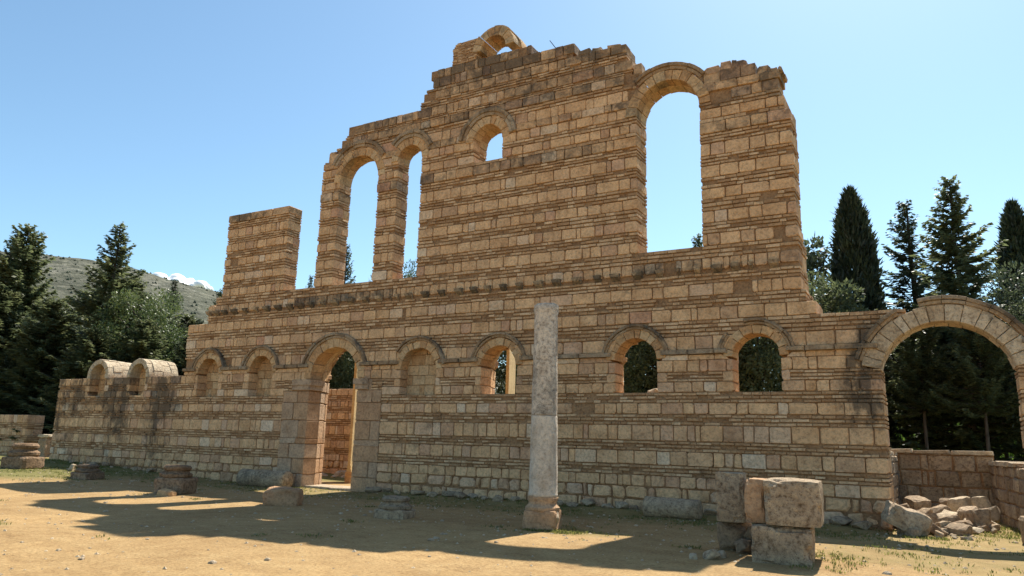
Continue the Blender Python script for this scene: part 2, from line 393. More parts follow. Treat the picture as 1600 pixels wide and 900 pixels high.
wstones = []
blocks, bricks, voss, hoods, strings, corbels, grey, jambs, nichest, cores = [], [], [], [], [], [], [], [], [], []
def column(x, z0, z1, ops, ex=0.):
    b, t_ = z0, z1
    for o in ops:
        e = o.excl(x, ex)
        if not e: continue
        lo, hi = e
        if hi <= b or lo >= t_: continue
        below, above = lo - b, t_ - hi
        if below <= .02 and above <= .02: return None
        if above >= below: b = max(b, hi)
        else: t_ = min(t_, lo)
    return (b, t_) if t_ - b > .03 else None
def runs(z0, z1, sol, ops, ex=0., minh=.06):
    out = []
    for (xa, xb) in sol:
        st = None; n = int((xb - xa) / .02)
        for i in range(n + 1):
            x = xa + (xb - xa) * i / n; c = column(x, z0, z1, ops, ex)
            ok = c is not None and c[1] - c[0] > min(minh, (z1 - z0) * .5)
            if ok and st is None: st = x
            if (not ok or i == n) and st is not None:
                if x - st > .08: out.append((st, x))
                st = None
    return out
def outline(xa, xb, z0, z1, ops, ex=0., n=None):
    n = n or max(1, int((xb - xa) / .12))
    near = any(abs(xa - o.cx) < o.rm + .7 or abs(xb - o.cx) < o.rm + .7 or (xa < o.cx < xb) for o in ops)
    if not near: n = 1
    bot, top = [], []
    for i in range(n + 1):
        x = xa + (xb - xa) * i / n; c = column(x, z0, z1, ops, ex) or column(xa + (xb - xa) * (.04 + .92 * i / n), z0, z1, ops, ex) or (z0, z1)
        bot.append((x, c[0])); top.append((x, c[1]))
    def simp(l, ref):
        if all(abs(p[1] - ref) < .004 for p in l): return [l[0], l[-1]]
        return l
    return simp(bot, z0) + simp(top, z1)[::-1]
def split(xa, xb, lo, hi):
    L = []; x = xa
    while x < xb - 1e-4:
        w = R(lo, hi)
        if random.random() < .2: w *= .5
        if xb - x - w < lo * .6: w = xb - x
        L.append((x, min(xb, x + w))); x += w
    return L
def core_strip(fr, xa, xb, z0, z1, y0, y1, ops, ex, ia, ib):
    n = max(1, int((xb - xa) / .1)); pts = outline(xa + ia, xb - ib, z0, z1, ops, ex, n)
    p = prism(fr, pts, y0, y1, (R(0, 1), .3, 0), bev=.001, jit=0); cores.append(p)
def stain_for(z, kind, x):
    s = 0.
    if kind == 'S': s = .30 + .2 * noise.noise((x * .5, z, 2))
    if z > 11.7: s = max(s, .22 + .2 * random.random() + .1 * sstep(12.4, 13.4, z))
    if z > 10.6 and x > -6.8: s = max(s, R(.2, .45))
    if z < 4 and x < -25.2: s = .14 + .2 * sstep(1.4, 3.4, z) * random.random()
    if kind == 'C': s = .08 + (.26 if -6.9 < x < -5 or -19.6 < x < -15 else 0)
    return s + R(0, .07) + .10 * max(0, noise.noise((x * .35, z * .8, 7)))
def build_wall(fr, courses, solid, ops, T, blk, brk, oth=None, ends=True, lo=.24, hi=.70, splay_y=.46, zs=None, opsx=None):
    oth = oth or {}
    for (z0, z1, kind) in courses:
        zm = (z0 + z1) / 2
        if zs: z0, z1 = zs(z0), zs(z1)
        sol = solid(zm); rr = runs(z0, z1, sol, ops)
        for (xa, xb) in rr:
            ea = 1; eb = 1
            # splay of the opening that ends this run
            sa = next((o.splay for o in ops if abs(xa - (o.cx + o.hw)) < .1), 0.)
            sb = next((o.splay for o in ops if abs(xb - (o.cx - o.hw)) < .1), 0.)
            ym = T * splay_y
            core_strip(fr, xa, xb, z0, z1, .045, ym, ops, 0, .02, .02)
            core_strip(fr, xa + sa, xb - sb, z0, z1, ym, T - .02, ops, 0, .03, .03)
            if kind in 'BRSMC':
                l, h = (lo, hi)
                if kind == 'C': l, h = .22, .36
                if kind == 'S': l, h = .35, .75
                if kind == 'M': l, h = .4, .9
                if kind == 'R': l, h = .25, .7
                cut = split(xa, xb, l, h)
                for i, (a_, b_) in enumerate(cut):
                    g = R(.008, .014) if kind != 'R' else .018
                    zz0, zz1 = z0 + .006, z1 - .006
                    if kind == 'R': zz0 += R(0, .03); zz1 -= R(0, .03)
                    if kind == 'C': zz0 += .07 + R(0, .03)
                    a2 = a_ + (g if i else 0); b2 = b_ - (g if i < len(cut) - 1 else 0)
                    if b2 - a2 < .05: continue
                    if z0 > 11.2 and fr is F0 and ((i == 0 and a_ < -13.5) or (i == len(cut) - 1 and b_ > -9)) and random.random() < .3: continue
                    if kind == 'M':
                        if xb - xa > .3: strings.append(prism(fr, [(a2, z0 + .14), (b2, z0 + .14), (b2, z1 - .004), (a2, z1 - .004)], -.115, .2, (R(0, 1), R(0, 1), .16), bev=.03, jit=.006))
                        zz1 = z0 + .134
                    pts = outline(a2, b2, zz0, zz1, ops)
                    zl = [p[1] for p in pts]
                    if max(zl) - min(zl) < .05: continue
                    proud = {'S': -.03, 'M': 0, 'R': -.01}.get(kind, 0) + R(-.016, .006)
                    s = stain_for(zm, kind, (a_ + b_) / 2)
                    first, last = i == 0, i == len(cut) - 1
                    d = ym if (first or last) else min(.3, ym)
                    dest = blk
                    if kind == 'S' and 'W' in oth: dest = oth['W']
                    q = prism(fr, pts, proud + (R(.04, .09) if random.random() < .018 else 0), d, tone(zm, s), bev=R(.009, .024) if kind != 'R' else .04, jit=.008 if kind != 'R' else .022, chip=.055 if kind != 'R' else .13)
                    dest.append(q)
                    if kind == 'C' and i % 2 == 0 and 'C' in oth:
                        c0 = a_ + .02; c1 = min(b_ - .02, a_ + .30); zb = z0 + .0; zt = z0 + .17
                        V = [fr(c0, -.15, zt), fr(c1, -.15, zt), fr(c1, .05, zt + .02), fr(c0, .05, zt + .02), fr(c0 + .03, -.12, zb + .08), fr(c1 - .03, -.12, zb + .08), fr(c1 - .03, .05, zb - .02), fr(c0 + .03, .05, zb - .02)]
                        Fc = [(0, 1, 2, 3), (4, 7, 6, 5), (0, 4, 5, 1), (1, 5, 6, 2), (0, 3, 7, 4)]
                        rr_ = (R(0, .6), R(0, 1), R(.28, .5)); oth['C'].append(Piece(V, Fc, [rr_] * 5))
                # returns on the ends through the thickness
                if ends:
                    for (x_, sgn, sp) in ((xa, 1, sa), (xb, -1, sb)):
                        c = column(x_ + sgn * .03, z0, z1, ops) or (z0, z1)
                        w = .2
                        y_ = ym; k = 0
                        while y_ < T - .05:
                            y2 = min(T, y_ + R(.28, .5)) if T - y_ > .55 else T
                            f0 = (y_ - ym) / (T - ym) * sp; f1 = (y2 - ym) / (T - ym) * sp
                            x0, x1 = sorted((x_, x_ + sgn * w))
                            p = prism(fr, [(x0 + sgn * f0, c[0] + .006), (x1 + sgn * f0, c[0] + .006), (x1 + sgn * f0, c[1] - .006), (x0 + sgn * f0, c[1] - .006)], y_ + .012, y2, tone(zm, stain_for(zm, kind, x_)), bev=.018, endx=sgn * (f1 - f0), chip=.05)
                            blk.append(p); y_ = y2
            else:
                xa0, xb0 = xa, xb
                for (x_, sgn) in ((xa, 1), (xb, -1)):
                    o_ = next((o for o in ops if (o.splay or o.niche) and abs(x_ - (o.cx + sgn * o.hw)) < .1), None)
                    if o_ is None or xb - xa < .6 or z1 > o_.spring + .1: continue
                    wj = R(.14, .3); sp = o_.splay; x0, x1 = sorted((x_, x_ + sgn * wj))
                    blk.append(prism(fr, [(x0, z0 + .006), (x1, z0 + .006), (x1, z1 - .006), (x0, z1 - .006)], R(-.012, .004), ym, rnd3(.03), bev=.016, chip=.05))
                    blk.append(prism(fr, [(x0, z0 + .006), (x1, z0 + .006), (x1, z1 - .006), (x0, z1 - .006)], ym + .01, T, rnd3(.03), bev=.014, endx=sgn * sp))
                    if sgn > 0: xa = xa + wj + .008
                    else: xb = xb - wj - .008
                nrow = max(1, round((z1 - z0) / .098)); ph = (z1 - z0) / nrow
                for k in range(nrow):
                    zb = z0 + k * ph + .018; zt = zb + ph - .036
                    for (a_, b_) in runs(zb, zt, [(xa, xb)], ops, minh=.03):
                        ex_ = R(.0, .02)
                        x = a_ - (.015 * random.random() if a_ > xa - .01 else 0); first = True
                        while x < b_:
                            w = R(.16, .42); x2 = min(b_ + (R(0, .02)), x + w)
                            if b_ - x2 < .1: x2 = b_ + R(0, .02)
                            if random.random() < .9 and x2 - x > .05:
                                dz = R(-.008, .008); pr = R(-.022, .014); h_ = R(-.006, .006)
                                s = stain_for(zm, kind, x) * .8
                                last = x2 >= b_
                                bx = prism(fr, [(x + .006, zb + dz), (x2 - .006, zb + dz), (x2 - .006, zt + dz + h_), (x + .006, zt + dz + h_)], pr, ym if (first or last) else .12, rnd3(s), bev=.006, jit=.004, back=False)
                                brk.append(bx)
                            first = False; x = x2
                        if ends:
                            for (x_, sgn, sp) in ((a_, 1, sa), (b_, -1, sb)):
                                if (sgn > 0 and xa > xa0) or (sgn < 0 and xb < xb0): continue
                                y_ = ym
                                while y_ < T - .03:
                                    y2 = min(T, y_ + R(.2, .4)); pr = R(-.02, .012)
                                    f0 = (y_ - ym) / (T - ym) * sp; f1 = (y2 - ym) / (T - ym) * sp
                                    x0, x1 = sorted((x_ + sgn * pr, x_ + sgn * .15))
                                    brk.append(prism(fr, [(x0 + sgn * f0, zb), (x1 + sgn * f0, zb), (x1 + sgn * f0, zt), (x0 + sgn * f0, zt)], y_ + .006, y2 - .006, rnd3(), bev=.004, jit=.004, endx=sgn * (f1 - f0))); y_ = y2
def build_ring(fr, o, T, skip=(), a0=0., a1=math.pi, hoodcut=(0, 180), proud=-.02, backrows=2, hood=True, st=0.05, miss=.05):
    n = o.n; ym = T * .46
    cutv = np.cumsum([0] + [R(.7, 1.3) for _ in range(n)]); cutv = cutv / cutv[-1]
    for i in range(n):
        b0 = a0 + (a1 - a0) * cutv[i]; b1 = a0 + (a1 - a0) * cutv[i + 1]
        voss.append(wedge(fr, o.cx, o.zc, o.r - R(0, .01), o.r + o.ring + R(-.03, .01), b0, b1, proud + R(-.016, .012), ym, rnd3(st + R(0, .08))))
    m_ = max(5, n - 2)
    for i in range(m_):
        b0 = a0 + (a1 - a0) * i / m_; b1 = a0 + (a1 - a0) * (i + 1) / m_
        ys_ = [ym, T] if T < .9 else [ym, ym + (T - ym) * R(.4, .6), T]
        for k in range(len(ys_) - 1):
            f0 = (ys_[k] - ym) / (T - ym) * o.splay; f1 = (ys_[k + 1] - ym) / (T - ym) * o.splay
            voss.append(wedge(fr, o.cx, o.zc, o.r + f0 - R(0, .015), o.r + o.ring + f0, b0, b1, ys_[k] + .008, ys_[k + 1], rnd3(), splay=f1 - f0))
    if hood and o.hood:
        h0, h1 = rad(hoodcut[0]), rad(hoodcut[1]); k = max(4, int((h1 - h0) * (o.r + o.ring) / .42))
        for i in range(k):
            b0 = h0 + (h1 - h0) * i / k; b1 = h0 + (h1 - h0) * (i + 1) / k
            if random.random() < miss: continue
            p1 = wedge(fr, o.cx, o.zc, o.r + o.ring + .004, o.r + o.ring + o.hood * .5, b0, b1, proud - .035, .1, (R(0, 1), R(0, 1), .0), seg=3, gap=.003)
            p2 = wedge(fr, o.cx, o.zc, o.r + o.ring + o.hood * .5, o.r + o.ring + o.hood, b0, b1, proud - .085, .1, p1.r[0][:2] + (.2,), seg=3, gap=.003)
            V, F_, r_ = merged([p1, p2]); hoods.append(Piece(V, F_, r_))

# lower storey
jz = Op((JAMBZONE[0] + JAMBZONE[1]) / 2, (JAMBZONE[1] - JAMBZONE[0]) / 2, -1, JAMBZONE[2], 0, 0, r=.01, zc=JAMBZONE[2] - .5)
jz.rm = .0
VAULTS = [(-30.67, .74), (-27.97, .70)]
vops = []
for (vx, vr) in VAULTS:
    q = Op(vx, vr - .2, 3.08, 3.86, .2, 0, niche=.45, n=9); vops.append(q)
build_wall(F0, COURSES[:13], solid_low, LOWOP + [GATE, jz] + vops, T_LOW, blocks, bricks, {'S': strings, 'C': corbels})
build_wall(F0, COURSES[13:], solid_low, LOWOP + [GATE], T_LOW, blocks, bricks, {'S': strings, 'C': corbels})
# door jambs of large squared stones
JC = [(0, .44, 'B'), (.44, .93, 'B'), (.93, 1.42, 'B'), (1.42, 1.60, 'B'), (1.60, 2.20, 'B'), (2.20, 2.78, 'B'), (2.78, 3.17, 'B')]
dor = Op(-17.5, 1.05, -1, 9, 0, 0, splay=.26); dor.rm = 0
build_wall(F0, JC, lambda z: [(JAMBZONE[0], JAMBZONE[1])], [dor], T_LOW, jambs, bricks, lo=.5, hi=.95)
build_wall(F0, [(3.17, 3.54, 'B')], lambda z: [(-19.35, -15.85)], [dor], T_LOW, jambs, bricks, lo=.7, hi=.9)
build_wall(F0, [(3.17, 3.54, 'K')], lambda z: [(JAMBZONE[0], -19.35), (-15.85, JAMBZONE[1])], [dor], T_LOW, jambs, bricks, ends=False)
for (xa, xb, sg) in ((-19.3, -18.25, 1), (-16.75, -15.95, -1)):                        # imposts
    for (p0, p1) in (((3.36, 3.55, .10)), ((3.2, 3.36, .05))) and [((3.36, 3.55), .12), ((3.2, 3.36), .06)]:
        x0, x1 = (xa, -18.55 + p1) if sg > 0 else (-16.45 - p1, xb)
        jambs.append(prism(F0, [(x0, p0[0]), (x1, p0[0]), (x1, p0[1]), (x0, p0[1])], -p1 * .6 - .02, .6, (.75, .3, .05), bev=.02))
for o in LOWOP:
    wide = o.hw > 1
    build_ring(F0, o, T_LOW, a0=0.02 if not wide else .0, a1=math.pi - (.02 if not wide else 0), hoodcut=(8, 172) if not wide else (18, 162))
    if o.niche:                                                                    # blind niche: courses of squared stone at the back
        z = o.sill
        while z < o.zc + o.r:
            h_ = R(.26, .36); z2 = min(z + h_, o.zc + o.r + .02)
            wv = o.hw if z < o.zc else math.sqrt(max(.01, o.r ** 2 - (z - o.zc) ** 2))
            for (a_, b_) in split(o.cx - wv - .05, o.cx + wv + .05, .3, .6):
                nichest.append(prism(F0, [(a_ + .006, z + .006), (b_ - .006, z + .006), (b_ - .006, z2 - .006), (a_ + .006, z2 - .006)], o.niche + R(-.012, .012), o.niche + .2, rnd3(), bev=.012))
            z = z2
        cores.append(prism(F0, [(o.cx - o.hw - .1, o.sill - .02), (o.cx + o.hw + .1, o.sill - .02), (o.cx + o.hw + .1, o.zc + o.r), (o.cx - o.hw - .1, o.zc + o.r)], o.niche + .05, T_LOW - .2, (.5, .5, 0), bev=.002, jit=0))
n_v = len(voss); build_ring(F0, GATE, .75, a0=.22, a1=math.pi - .22, hoodcut=(14, 164), proud=-.03, st=.1)
gate_voss = voss[n_v:]; del voss[n_v:]
# pier on the far side of the gate arch
def solid_gate(z): return [(1.42 + rag(z, 4, .06), 4.2)] if z < 3.5 else [(1.55, 3.9)]
build_wall(F0, [c for c in COURSES if c[1] < 4.2], solid_gate, [GATE], .75, blocks, bricks, {'S': strings})
# barrel-vaulted niches on the low end of the wall
for q, (vx, vr) in zip(vops, VAULTS):
    y_ = -.03; rows_ = [(-.03, .22), (.22, .62), (.62, 1.0), (1.0, 1.32)]
    for (ya, yb) in rows_:
        n_ = random.randint(8, 11)
        for i in range(n_):
            a0 = -.1 + (math.pi + .2) * i / n_; a1 = -.1 + (math.pi + .2) * (i + 1) / n_
            grey.append(wedge(F0, vx, 3.86, vr - .2, vr + R(-.012, .02), a0, a1, ya + .004, yb, (R(.4, 1), R(0, 1), R(0, .12)), bev=.015, gap=.004))
    z = 3.05
    while z < 3.86 + vr - .15:
        h_ = R(.2, .3); z2 = z + h_; wv = vr - .2 if z < 3.86 else math.sqrt(max(.01, (vr - .2) ** 2 - (z - 3.86) ** 2))
        for (a_, b_) in split(vx - wv, vx + wv, .25, .55):
            nichest.append(prism(F0, [(a_ + .005, z + .005), (b_ - .005, z + .005), (b_ - .005, z2 - .005), (a_ + .005, z2 - .005)], .42 + R(-.01, .01), .6, rnd3(), bev=.012))
        z = z2
    cores.append(prism(F0, [(vx - vr + .2, 3.0), (vx + vr - .2, 3.0), (vx + vr - .25, 4.1), (vx, 3.86 + vr - .22), (vx - vr + .25, 4.1)], .5, 1.28, (.5, .5, 0), bev=.002, jit=0))
# upper storey
def clip(f, lo_, hi_): return lambda z: [(max(a_, lo_), min(b_, hi_)) for (a_, b_) in f(z) if min(b_, hi_) - max(a_, lo_) > .1]
build_wall(F0, UP, clip(solid_up, -99, -14.82), UPOP, .6, blocks, bricks, {'W': wstones})
build_wall(F0, UP, clip(solid_up, -14.82, 99), UPOP, T_UP, blocks, bricks, {'W': wstones})
build_ring(F0, UPOP[0], .6, hoodcut=(32, 150), st=.1, miss=.15)
build_ring(F0, UPOP[1], .6, hoodcut=(22, 140), st=.1, miss=.1)
build_ring(F0, UPOP[2], T_UP, hoodcut=(6, 174), st=.05)
build_ring(F0, UPOP[3], T_UP, hoodcut=(38, 132), st=.2, miss=.0)
# broken top stones right of the tall opening and on the crest
for (xa, xb, za, zb) in ((-4.95, -4.5, 11.55, 11.8), (-4.5, -4.1, 11.6, 11.86), (-4.12, -3.78, 11.58, 11.8), (-3.55, -3.25, 11.27, 11.5), (-3.3, -2.95, 11.25, 11.38), (-8.7, -8.2, 13.08, 13.26), (-8.25, -7.95, 13.08, 13.2), (-7.75, -7.3, 13.08, 13.16), (-6.95, -6.75, 12.05, 12.4), (-18.72, -18.45, 11.1, 11.4), (-18.5, -18.15, 11.3, 11.75), (-24.1, -23.9, 6.4, 6.5)):
    x = xa
    while x < xb:
        w = min(R(.24, .46), xb - x + .05)
        for (ya, yb) in ((R(-.02, .03), .36), (.38, .76)):
            blocks.append(prism(F0, [(x, za - .03), (x + w, za - .03), (x + w - R(0, .03), zb + R(-.05, .0)), (x + R(0, .03), zb + R(-.05, .0))], ya, yb, rnd3(R(.28, .42)), bev=.035, jit=.015, chip=.08))
        x += w + .01
# stump of the arch that once stood on the crest
for k in range(15):
    zb = 13.85 + k * .052
    xl, xr = -13.28 + rag(zb, 9, .03) + max(0, (k - 11)) * .05, -12.42 + .014 * k + rag(zb, 8, .05)
    for (ya, yb) in ((0, .38), (.39, .8)):
        x = xl
        while x < xr:
            w = min(R(.14, .3), xr - x + .02); bricks.append(prism(F0, [(x + .004, zb + .004), (x + w - .004, zb + .004), (x + w - .004, zb + .044), (x + .004, zb + .044)], ya + R(-.02, .02), yb, rnd3(.1), bev=.006, jit=.005)); x += w
cores.append(prism(F0, [(-13.22, 13.85), (-12.36, 13.85), (-12.28, 14.5), (-13.15, 14.5)], .03, .77, (.4, .4, 0), bev=.002, jit=0))
fx, fz = -11.68, 14.08
for i in range(8):
    a0 = rad(2 + 176 * i / 8); a1 = rad(2 + 176 * (i + 1) / 8)
    for (ya, yb) in ((-.02, .37), (.38, .8)):
        voss.append(wedge(F0, fx, fz, .46, .80 + R(-.05, .03), a0, a1, ya, yb, rnd3(R(.15, .35)), sq=1.0))
# small rod on the crest
WALL = empty('ruined_palace_wall', (-17, 0, 0)); WALL_INV = Matrix.Translation((17, 0, 0))
tag(WALL, 'long two-storey ruined wall of banded limestone and brick with arched windows and doorway', 'ruined wall')
def shift(pieces):
    for p in pieces: p.V = [(v[0] + 17, v[1], v[2]) for v in p.V]
for lst in (wstones, blocks, bricks, voss, gate_voss, hoods, strings, corbels, grey, jambs, nichest, cores): shift(lst)
V, F, r = merged(cores); co = link('mortar_core', make_mesh('mortar_core', V, F, r, 'mortar'), WALL)
emit(WALL, 'stone_block', blocks, 'block'); emit(WALL, 'brick', bricks, 'brick'); emit(WALL, 'voussoir', voss, 'arch')
emit(WALL, 'gate_voussoir', gate_voss, 'gate'); emit(WALL, 'hood_stone', hoods, 'hood'); emit(WALL, 'string_moulding', strings, 'hood'); emit(WALL, 'weathered_course_stone', wstones, 'block'); emit(WALL, 'corbel', corbels, 'gate')
emit(WALL, 'vault_stone', grey, 'pale'); emit(WALL, 'door_jamb_stone', jambs, 'jamb'); emit(WALL, 'niche_stone', nichest, 'arch')
print('wall pieces', [len(l) for l in (blocks, bricks, voss, hoods, strings, corbels, grey, jambs, nichest)])
# left free-standing pillar of the upper storey belongs to the same wall (its courses settle a little lower)
blocks, bricks, cores = [], [], []
zsc = lambda z: 6.77 + (z - 6.77) * .943
build_wall(F0, UP[:11], lambda z: [(-23.5 + rag(z, 5, .06), -20.26 + rag(z, 6, .04))], [], .62, blocks, bricks, zs=zsc, lo=.22, hi=.5)
for lst in (blocks, bricks, cores): shift(lst)
V, F, r = merged(cores); link('mortar_core', make_mesh('mortar_core', V, F, r, 'mortar'), WALL)
V, F, r = merged(blocks + []); 
for p in blocks: link('pillar_stone', make_mesh('pillar_stone', p.V, p.F, p.r, 'block'), WALL)
V, F, r = merged(bricks); o = link('pillar_bricks', make_mesh('pillar_bricks', V, F, r, 'brick'), WALL); o['kind'] = 'stuff'

def tube(p0, p1, ra, rb, n=8):
    p0, p1 = Vector(p0), Vector(p1); d = (p1 - p0).normalized(); s = d.orthogonal().normalized(); q = d.cross(s); V = []
    for p, rr in ((p0, ra), (p1, rb)):
        for i in range(n):
            a = 2 * math.pi * i / n; V.append(p + s * (rr * math.cos(a)) + q * (rr * math.sin(a)))
    F = [(i, (i + 1) % n, n + (i + 1) % n, n + i) for i in range(n)] + [tuple(range(n, 2 * n)), tuple(range(n - 1, -1, -1))]
    return V, F
V, F = tube((-9.80 + 17, .3, 14.02), (-9.45 + 17, .3, 13.5), .012, .014, 6); link('iron_rod', make_mesh('iron_rod', V, F, [(0, 0, 0)] * len(F), 'iron'), WALL)

# ------------------------------------------------------------------ loose stones
def worn_block(sx, sy, sz, seed=0, rough=.03, roundness=.12, cuts=5):
    bm = bmesh.new(); bmesh.ops.create_cube(bm, size=1); bmesh.ops.subdivide_edges(bm, edges=bm.edges, cuts=cuts, use_grid_fill=True)
    for v in bm.verts:
        c = v.co * 2; n = (abs(c.x) ** 8 + abs(c.y) ** 8 + abs(c.z) ** 8) ** (1 / 8); c2 = c / n
        c = c.lerp(c2, min(1, roundness * 6))
        p = Vector((c.x * sx / 2, c.y * sy / 2, c.z * sz / 2 + sz / 2))
        k = Vector((p.x * 2.3 + seed * 11.3, p.y * 2.3 + seed * 3.1, p.z * 2.3))
        d = noise.noise_vector(k) * rough + noise.noise_vector(k * 3) * rough * .45
        e_ = noise.noise(k * 1.7 + Vector((9, 4, seed)));  p = p * 1
        edge = sum(1 for q in (abs(c.x), abs(c.y), abs(c.z)) if q > .8)
        if edge >= 2 and e_ > .12: p = p.lerp(Vector((0, 0, sz / 2)), min(.1, (e_ - .12) * .45) * (1 if p.z > .03 else 0))
        v.co = p + Vector((d.x, d.y, d.z * (.3 if p.z < .02 else 1)))
    return bm
def rock_bm(sx, sy, sz, seed):
    rr = random.Random(seed); bm = bmesh.new()
    for i in range(16):
        d = Vector((rr.gauss(0, 1), rr.gauss(0, 1), rr.gauss(0, 1))).normalized() * rr.uniform(.8, 1.12)
        d = Vector([max(-.82, min(.82, q)) for q in d]); bm.verts.new((d.x * sx / 2, d.y * sy / 2, d.z * sz / 2 + sz * .36))
    h = bmesh.ops.convex_hull(bm, input=bm.verts); bmesh.ops.delete(bm, geom=list({g for g in h['geom_interior'] + h['geom_unused'] if isinstance(g, bmesh.types.BMVert)}), context='VERTS')
    bmesh.ops.bevel(bm, geom=list(bm.edges), offset=min(sx, sy, sz) * .035, segments=1, affect='EDGES', clamp_overlap=True)
    bmesh.ops.triangulate(bm, faces=bm.faces); bmesh.ops.subdivide_edges(bm, edges=bm.edges, cuts=1)
    for v in bm.verts:
        v.co += noise.noise_vector(v.co * (2.2 / max(sx, .2)) + Vector((seed, 0, 0))) * min(sx, sy, sz) * .09
    return bm
def bm_obj(name, bm, mat, parent=None, loc=(0, 0, 0), rot=(0, 0, 0), stain=0., smooth=False, r=None):
    me = bpy.data.meshes.new(name); bmesh.ops.recalc_face_normals(bm, faces=bm.faces); bm.to_mesh(me); bm.free(); me.materials.append(MAT[mat])
    rr = r or rnd3(stain); a = me.attributes.new('rnd', 'FLOAT_VECTOR', 'FACE')
    a.data.foreach_set('vector', np.tile(np.array(rr, dtype=np.float32), len(me.polygons)))
    if smooth: me.shade_smooth()
    o = bpy.data.objects.new(name, me); COL.objects.link(o); o.location = loc; o.rotation_euler = rot
    if parent: o.parent = parent
    return o
def lathe_bm(prof, n=28, rough=.012, seed=0, wob=0.):
    bm = bmesh.new(); rings = []
    for (rr, z) in prof:
        ring = []
        for i in range(n):
            a = 2 * math.pi * i / n; p = Vector((rr * math.cos(a), rr * math.sin(a), z))
            d = noise.noise_vector(p * 3 + Vector((seed * 7, 0, 0))) * rough + noise.noise_vector(p * 9 + Vector((seed * 7, 5, 0))) * rough * .5
            ring.append(bm.verts.new(p + d))
        rings.append(ring)
    for k in range(len(rings) - 1):
        for i in range(n):
            j = (i + 1) % n; bm.faces.new((rings[k][i], rings[k][j], rings[k + 1][j], rings[k + 1][i]))
    bm.faces.new(rings[0][::-1]); bm.faces.new(rings[-1]); return bm

# standing column: pedestal, moulded base, two drums
C_ = empty('standing_column', (-7.05, -4.95, gh(-7.05, -4.95) - .02), rad(12))
tag(C_, 'tall weathered pale limestone column standing alone in front of the wall', 'column')
ped = bm_obj('pedestal', worn_block(.66, .66, .40, 3, .022, .1, 6), 'jamb', C_, r=(.2, .3, .05))
bm_obj('moulded_base', lathe_bm([(.30, .36), (.345, .40), (.35, .45), (.32, .48), (.285, .52), (.285, .56), (.30, .60), (.305, .64), (.28, .68)], 32, .02, 4), 'jamb', C_, r=(.45, .7, .02))
pr = [(.30, .66), (.292, .70)] + [(.286 - .02 * k / 8, .74 + 1.48 * k / 8) for k in range(9)] + [(.262, 2.235)]
bm_obj('lower_drum', lathe_bm(pr, 40, .008, 5), 'column', C_, smooth=True, r=(.7, .3, -.05))
pr = [(.261, 2.245), (.266, 2.26)] + [(.266 - .024 * k / 12, 2.27 + 2.05 * k / 12) for k in range(13)] + [(.25, 4.36), (.258, 4.42), (.252, 4.52), (.21, 4.545)]
bm_obj('upper_drum', lathe_bm(pr, 40, .012, 6), 'column_old', C_, smooth=True, r=(.3, .8, .05))
bm_obj('broken_corner', rock_bm(.2, .2, .4, 77), 'pale', ped, loc=(.29, -.12, .12))

# column bases standing on the court
def col_base(loc, w, h, label, mat='grey', seed=0, rot=0, plinth=.45, tall=False, stain=.1):
    e = empty('column_base', (loc[0], loc[1], gh(loc[0], loc[1]) - .03), rot); tag(e, label, 'column base', 'loose column bases in front of the wall')
    pz = h * plinth
    bm_obj('plinth', worn_block(w, w, pz, seed, .035, .14, 6), mat, e, stain=stain)
    q = w * .5; hh = h - pz
    bm_obj('moulding', lathe_bm([(q * .86, pz - .02), (q * .98, pz + hh * .12), (q * .98, pz + hh * .3), (q * .8, pz + hh * .42), (q * .72, pz + hh * .56), (q * .83, pz + hh * .68), (q * .84, pz + hh * .84), (q * .72, pz + hh * .97), (q * .3, pz + hh)], 26, .03, seed), mat, e, stain=stain)
    return e
col_base((-28.5, -3.6), 1.0, .9, 'large worn column base on a broad reddish pedestal, farthest left on the court', 'footing', 11, .3, .5, stain=.16)
col_base((-24.4, -3.7), .78, .5, 'low dark column base with small moulding, second from the left', 'footing', 12, .15, .5, stain=.25)
e = col_base((-18.75, -4.6), .88, .8, 'wide conical column base with small round stone leaning before it', 'footing', 13, .4, .6)
col_base((-10.45, -5.3), .74, .48, 'grey moulded column base in the wall shadow left of the standing column', 'grey', 14, .2, .45, stain=.1)
o = bm_obj('round_stone', worn_block(.42, .3, .19, 21, .05, .16, 4), 'arch', None, (-18.2, -5.25, gh(-18.2, -5.25) - .03), (0, 0, .3)); tag(o, 'small orange rounded stone lying before the conical column base', 'stone')
o = bm_obj('small_rock', rock_bm(.42, .35, .36, 22), 'pale', None, (-26.9, -2.75, gh(-26.9, -2.75) - .05)); tag(o, 'small pale rock beside the low dark column base', 'rock')
o = bm_obj('squared_stone', worn_block(.86, .62, .43, 23, .05, .14, 5), 'jamb', None, (-14.2, -4.95, gh(-14.2, -4.95) - .03), (0, 0, .5), r=(.1, .5, .03)); tag(o, 'squared brown stone on the court in front of the arched doorway', 'stone')
# fallen shafts
def shaft(loc, L, rr, ang, label, mat, seed, stain):
    prof = [(rr * .9, -L / 2), (rr, -L / 2 + .03)] + [(rr, -L / 2 + L * k / 10) for k in range(1, 10)] + [(rr, L / 2 - .03), (rr * .9, L / 2)]
    o = bm_obj('fallen_column_shaft', lathe_bm(prof, 26, .02, seed), mat, None, (loc[0], loc[1], gh(loc[0], loc[1]) + rr * .86), (0, math.pi / 2, ang), stain, True); tag(o, label, 'column shaft', 'fallen column shafts at the foot of the wall')
shaft((-19.6, -.62), 2.0, .29, .06, 'fallen grey column shaft lying along the wall left of the doorway', 'grey', 31, .05)
shaft((-5.75, -.75), 1.35, .235, -.03, 'short fallen grey column shaft lying at the wall foot right of the standing column', 'grey', 32, .0)
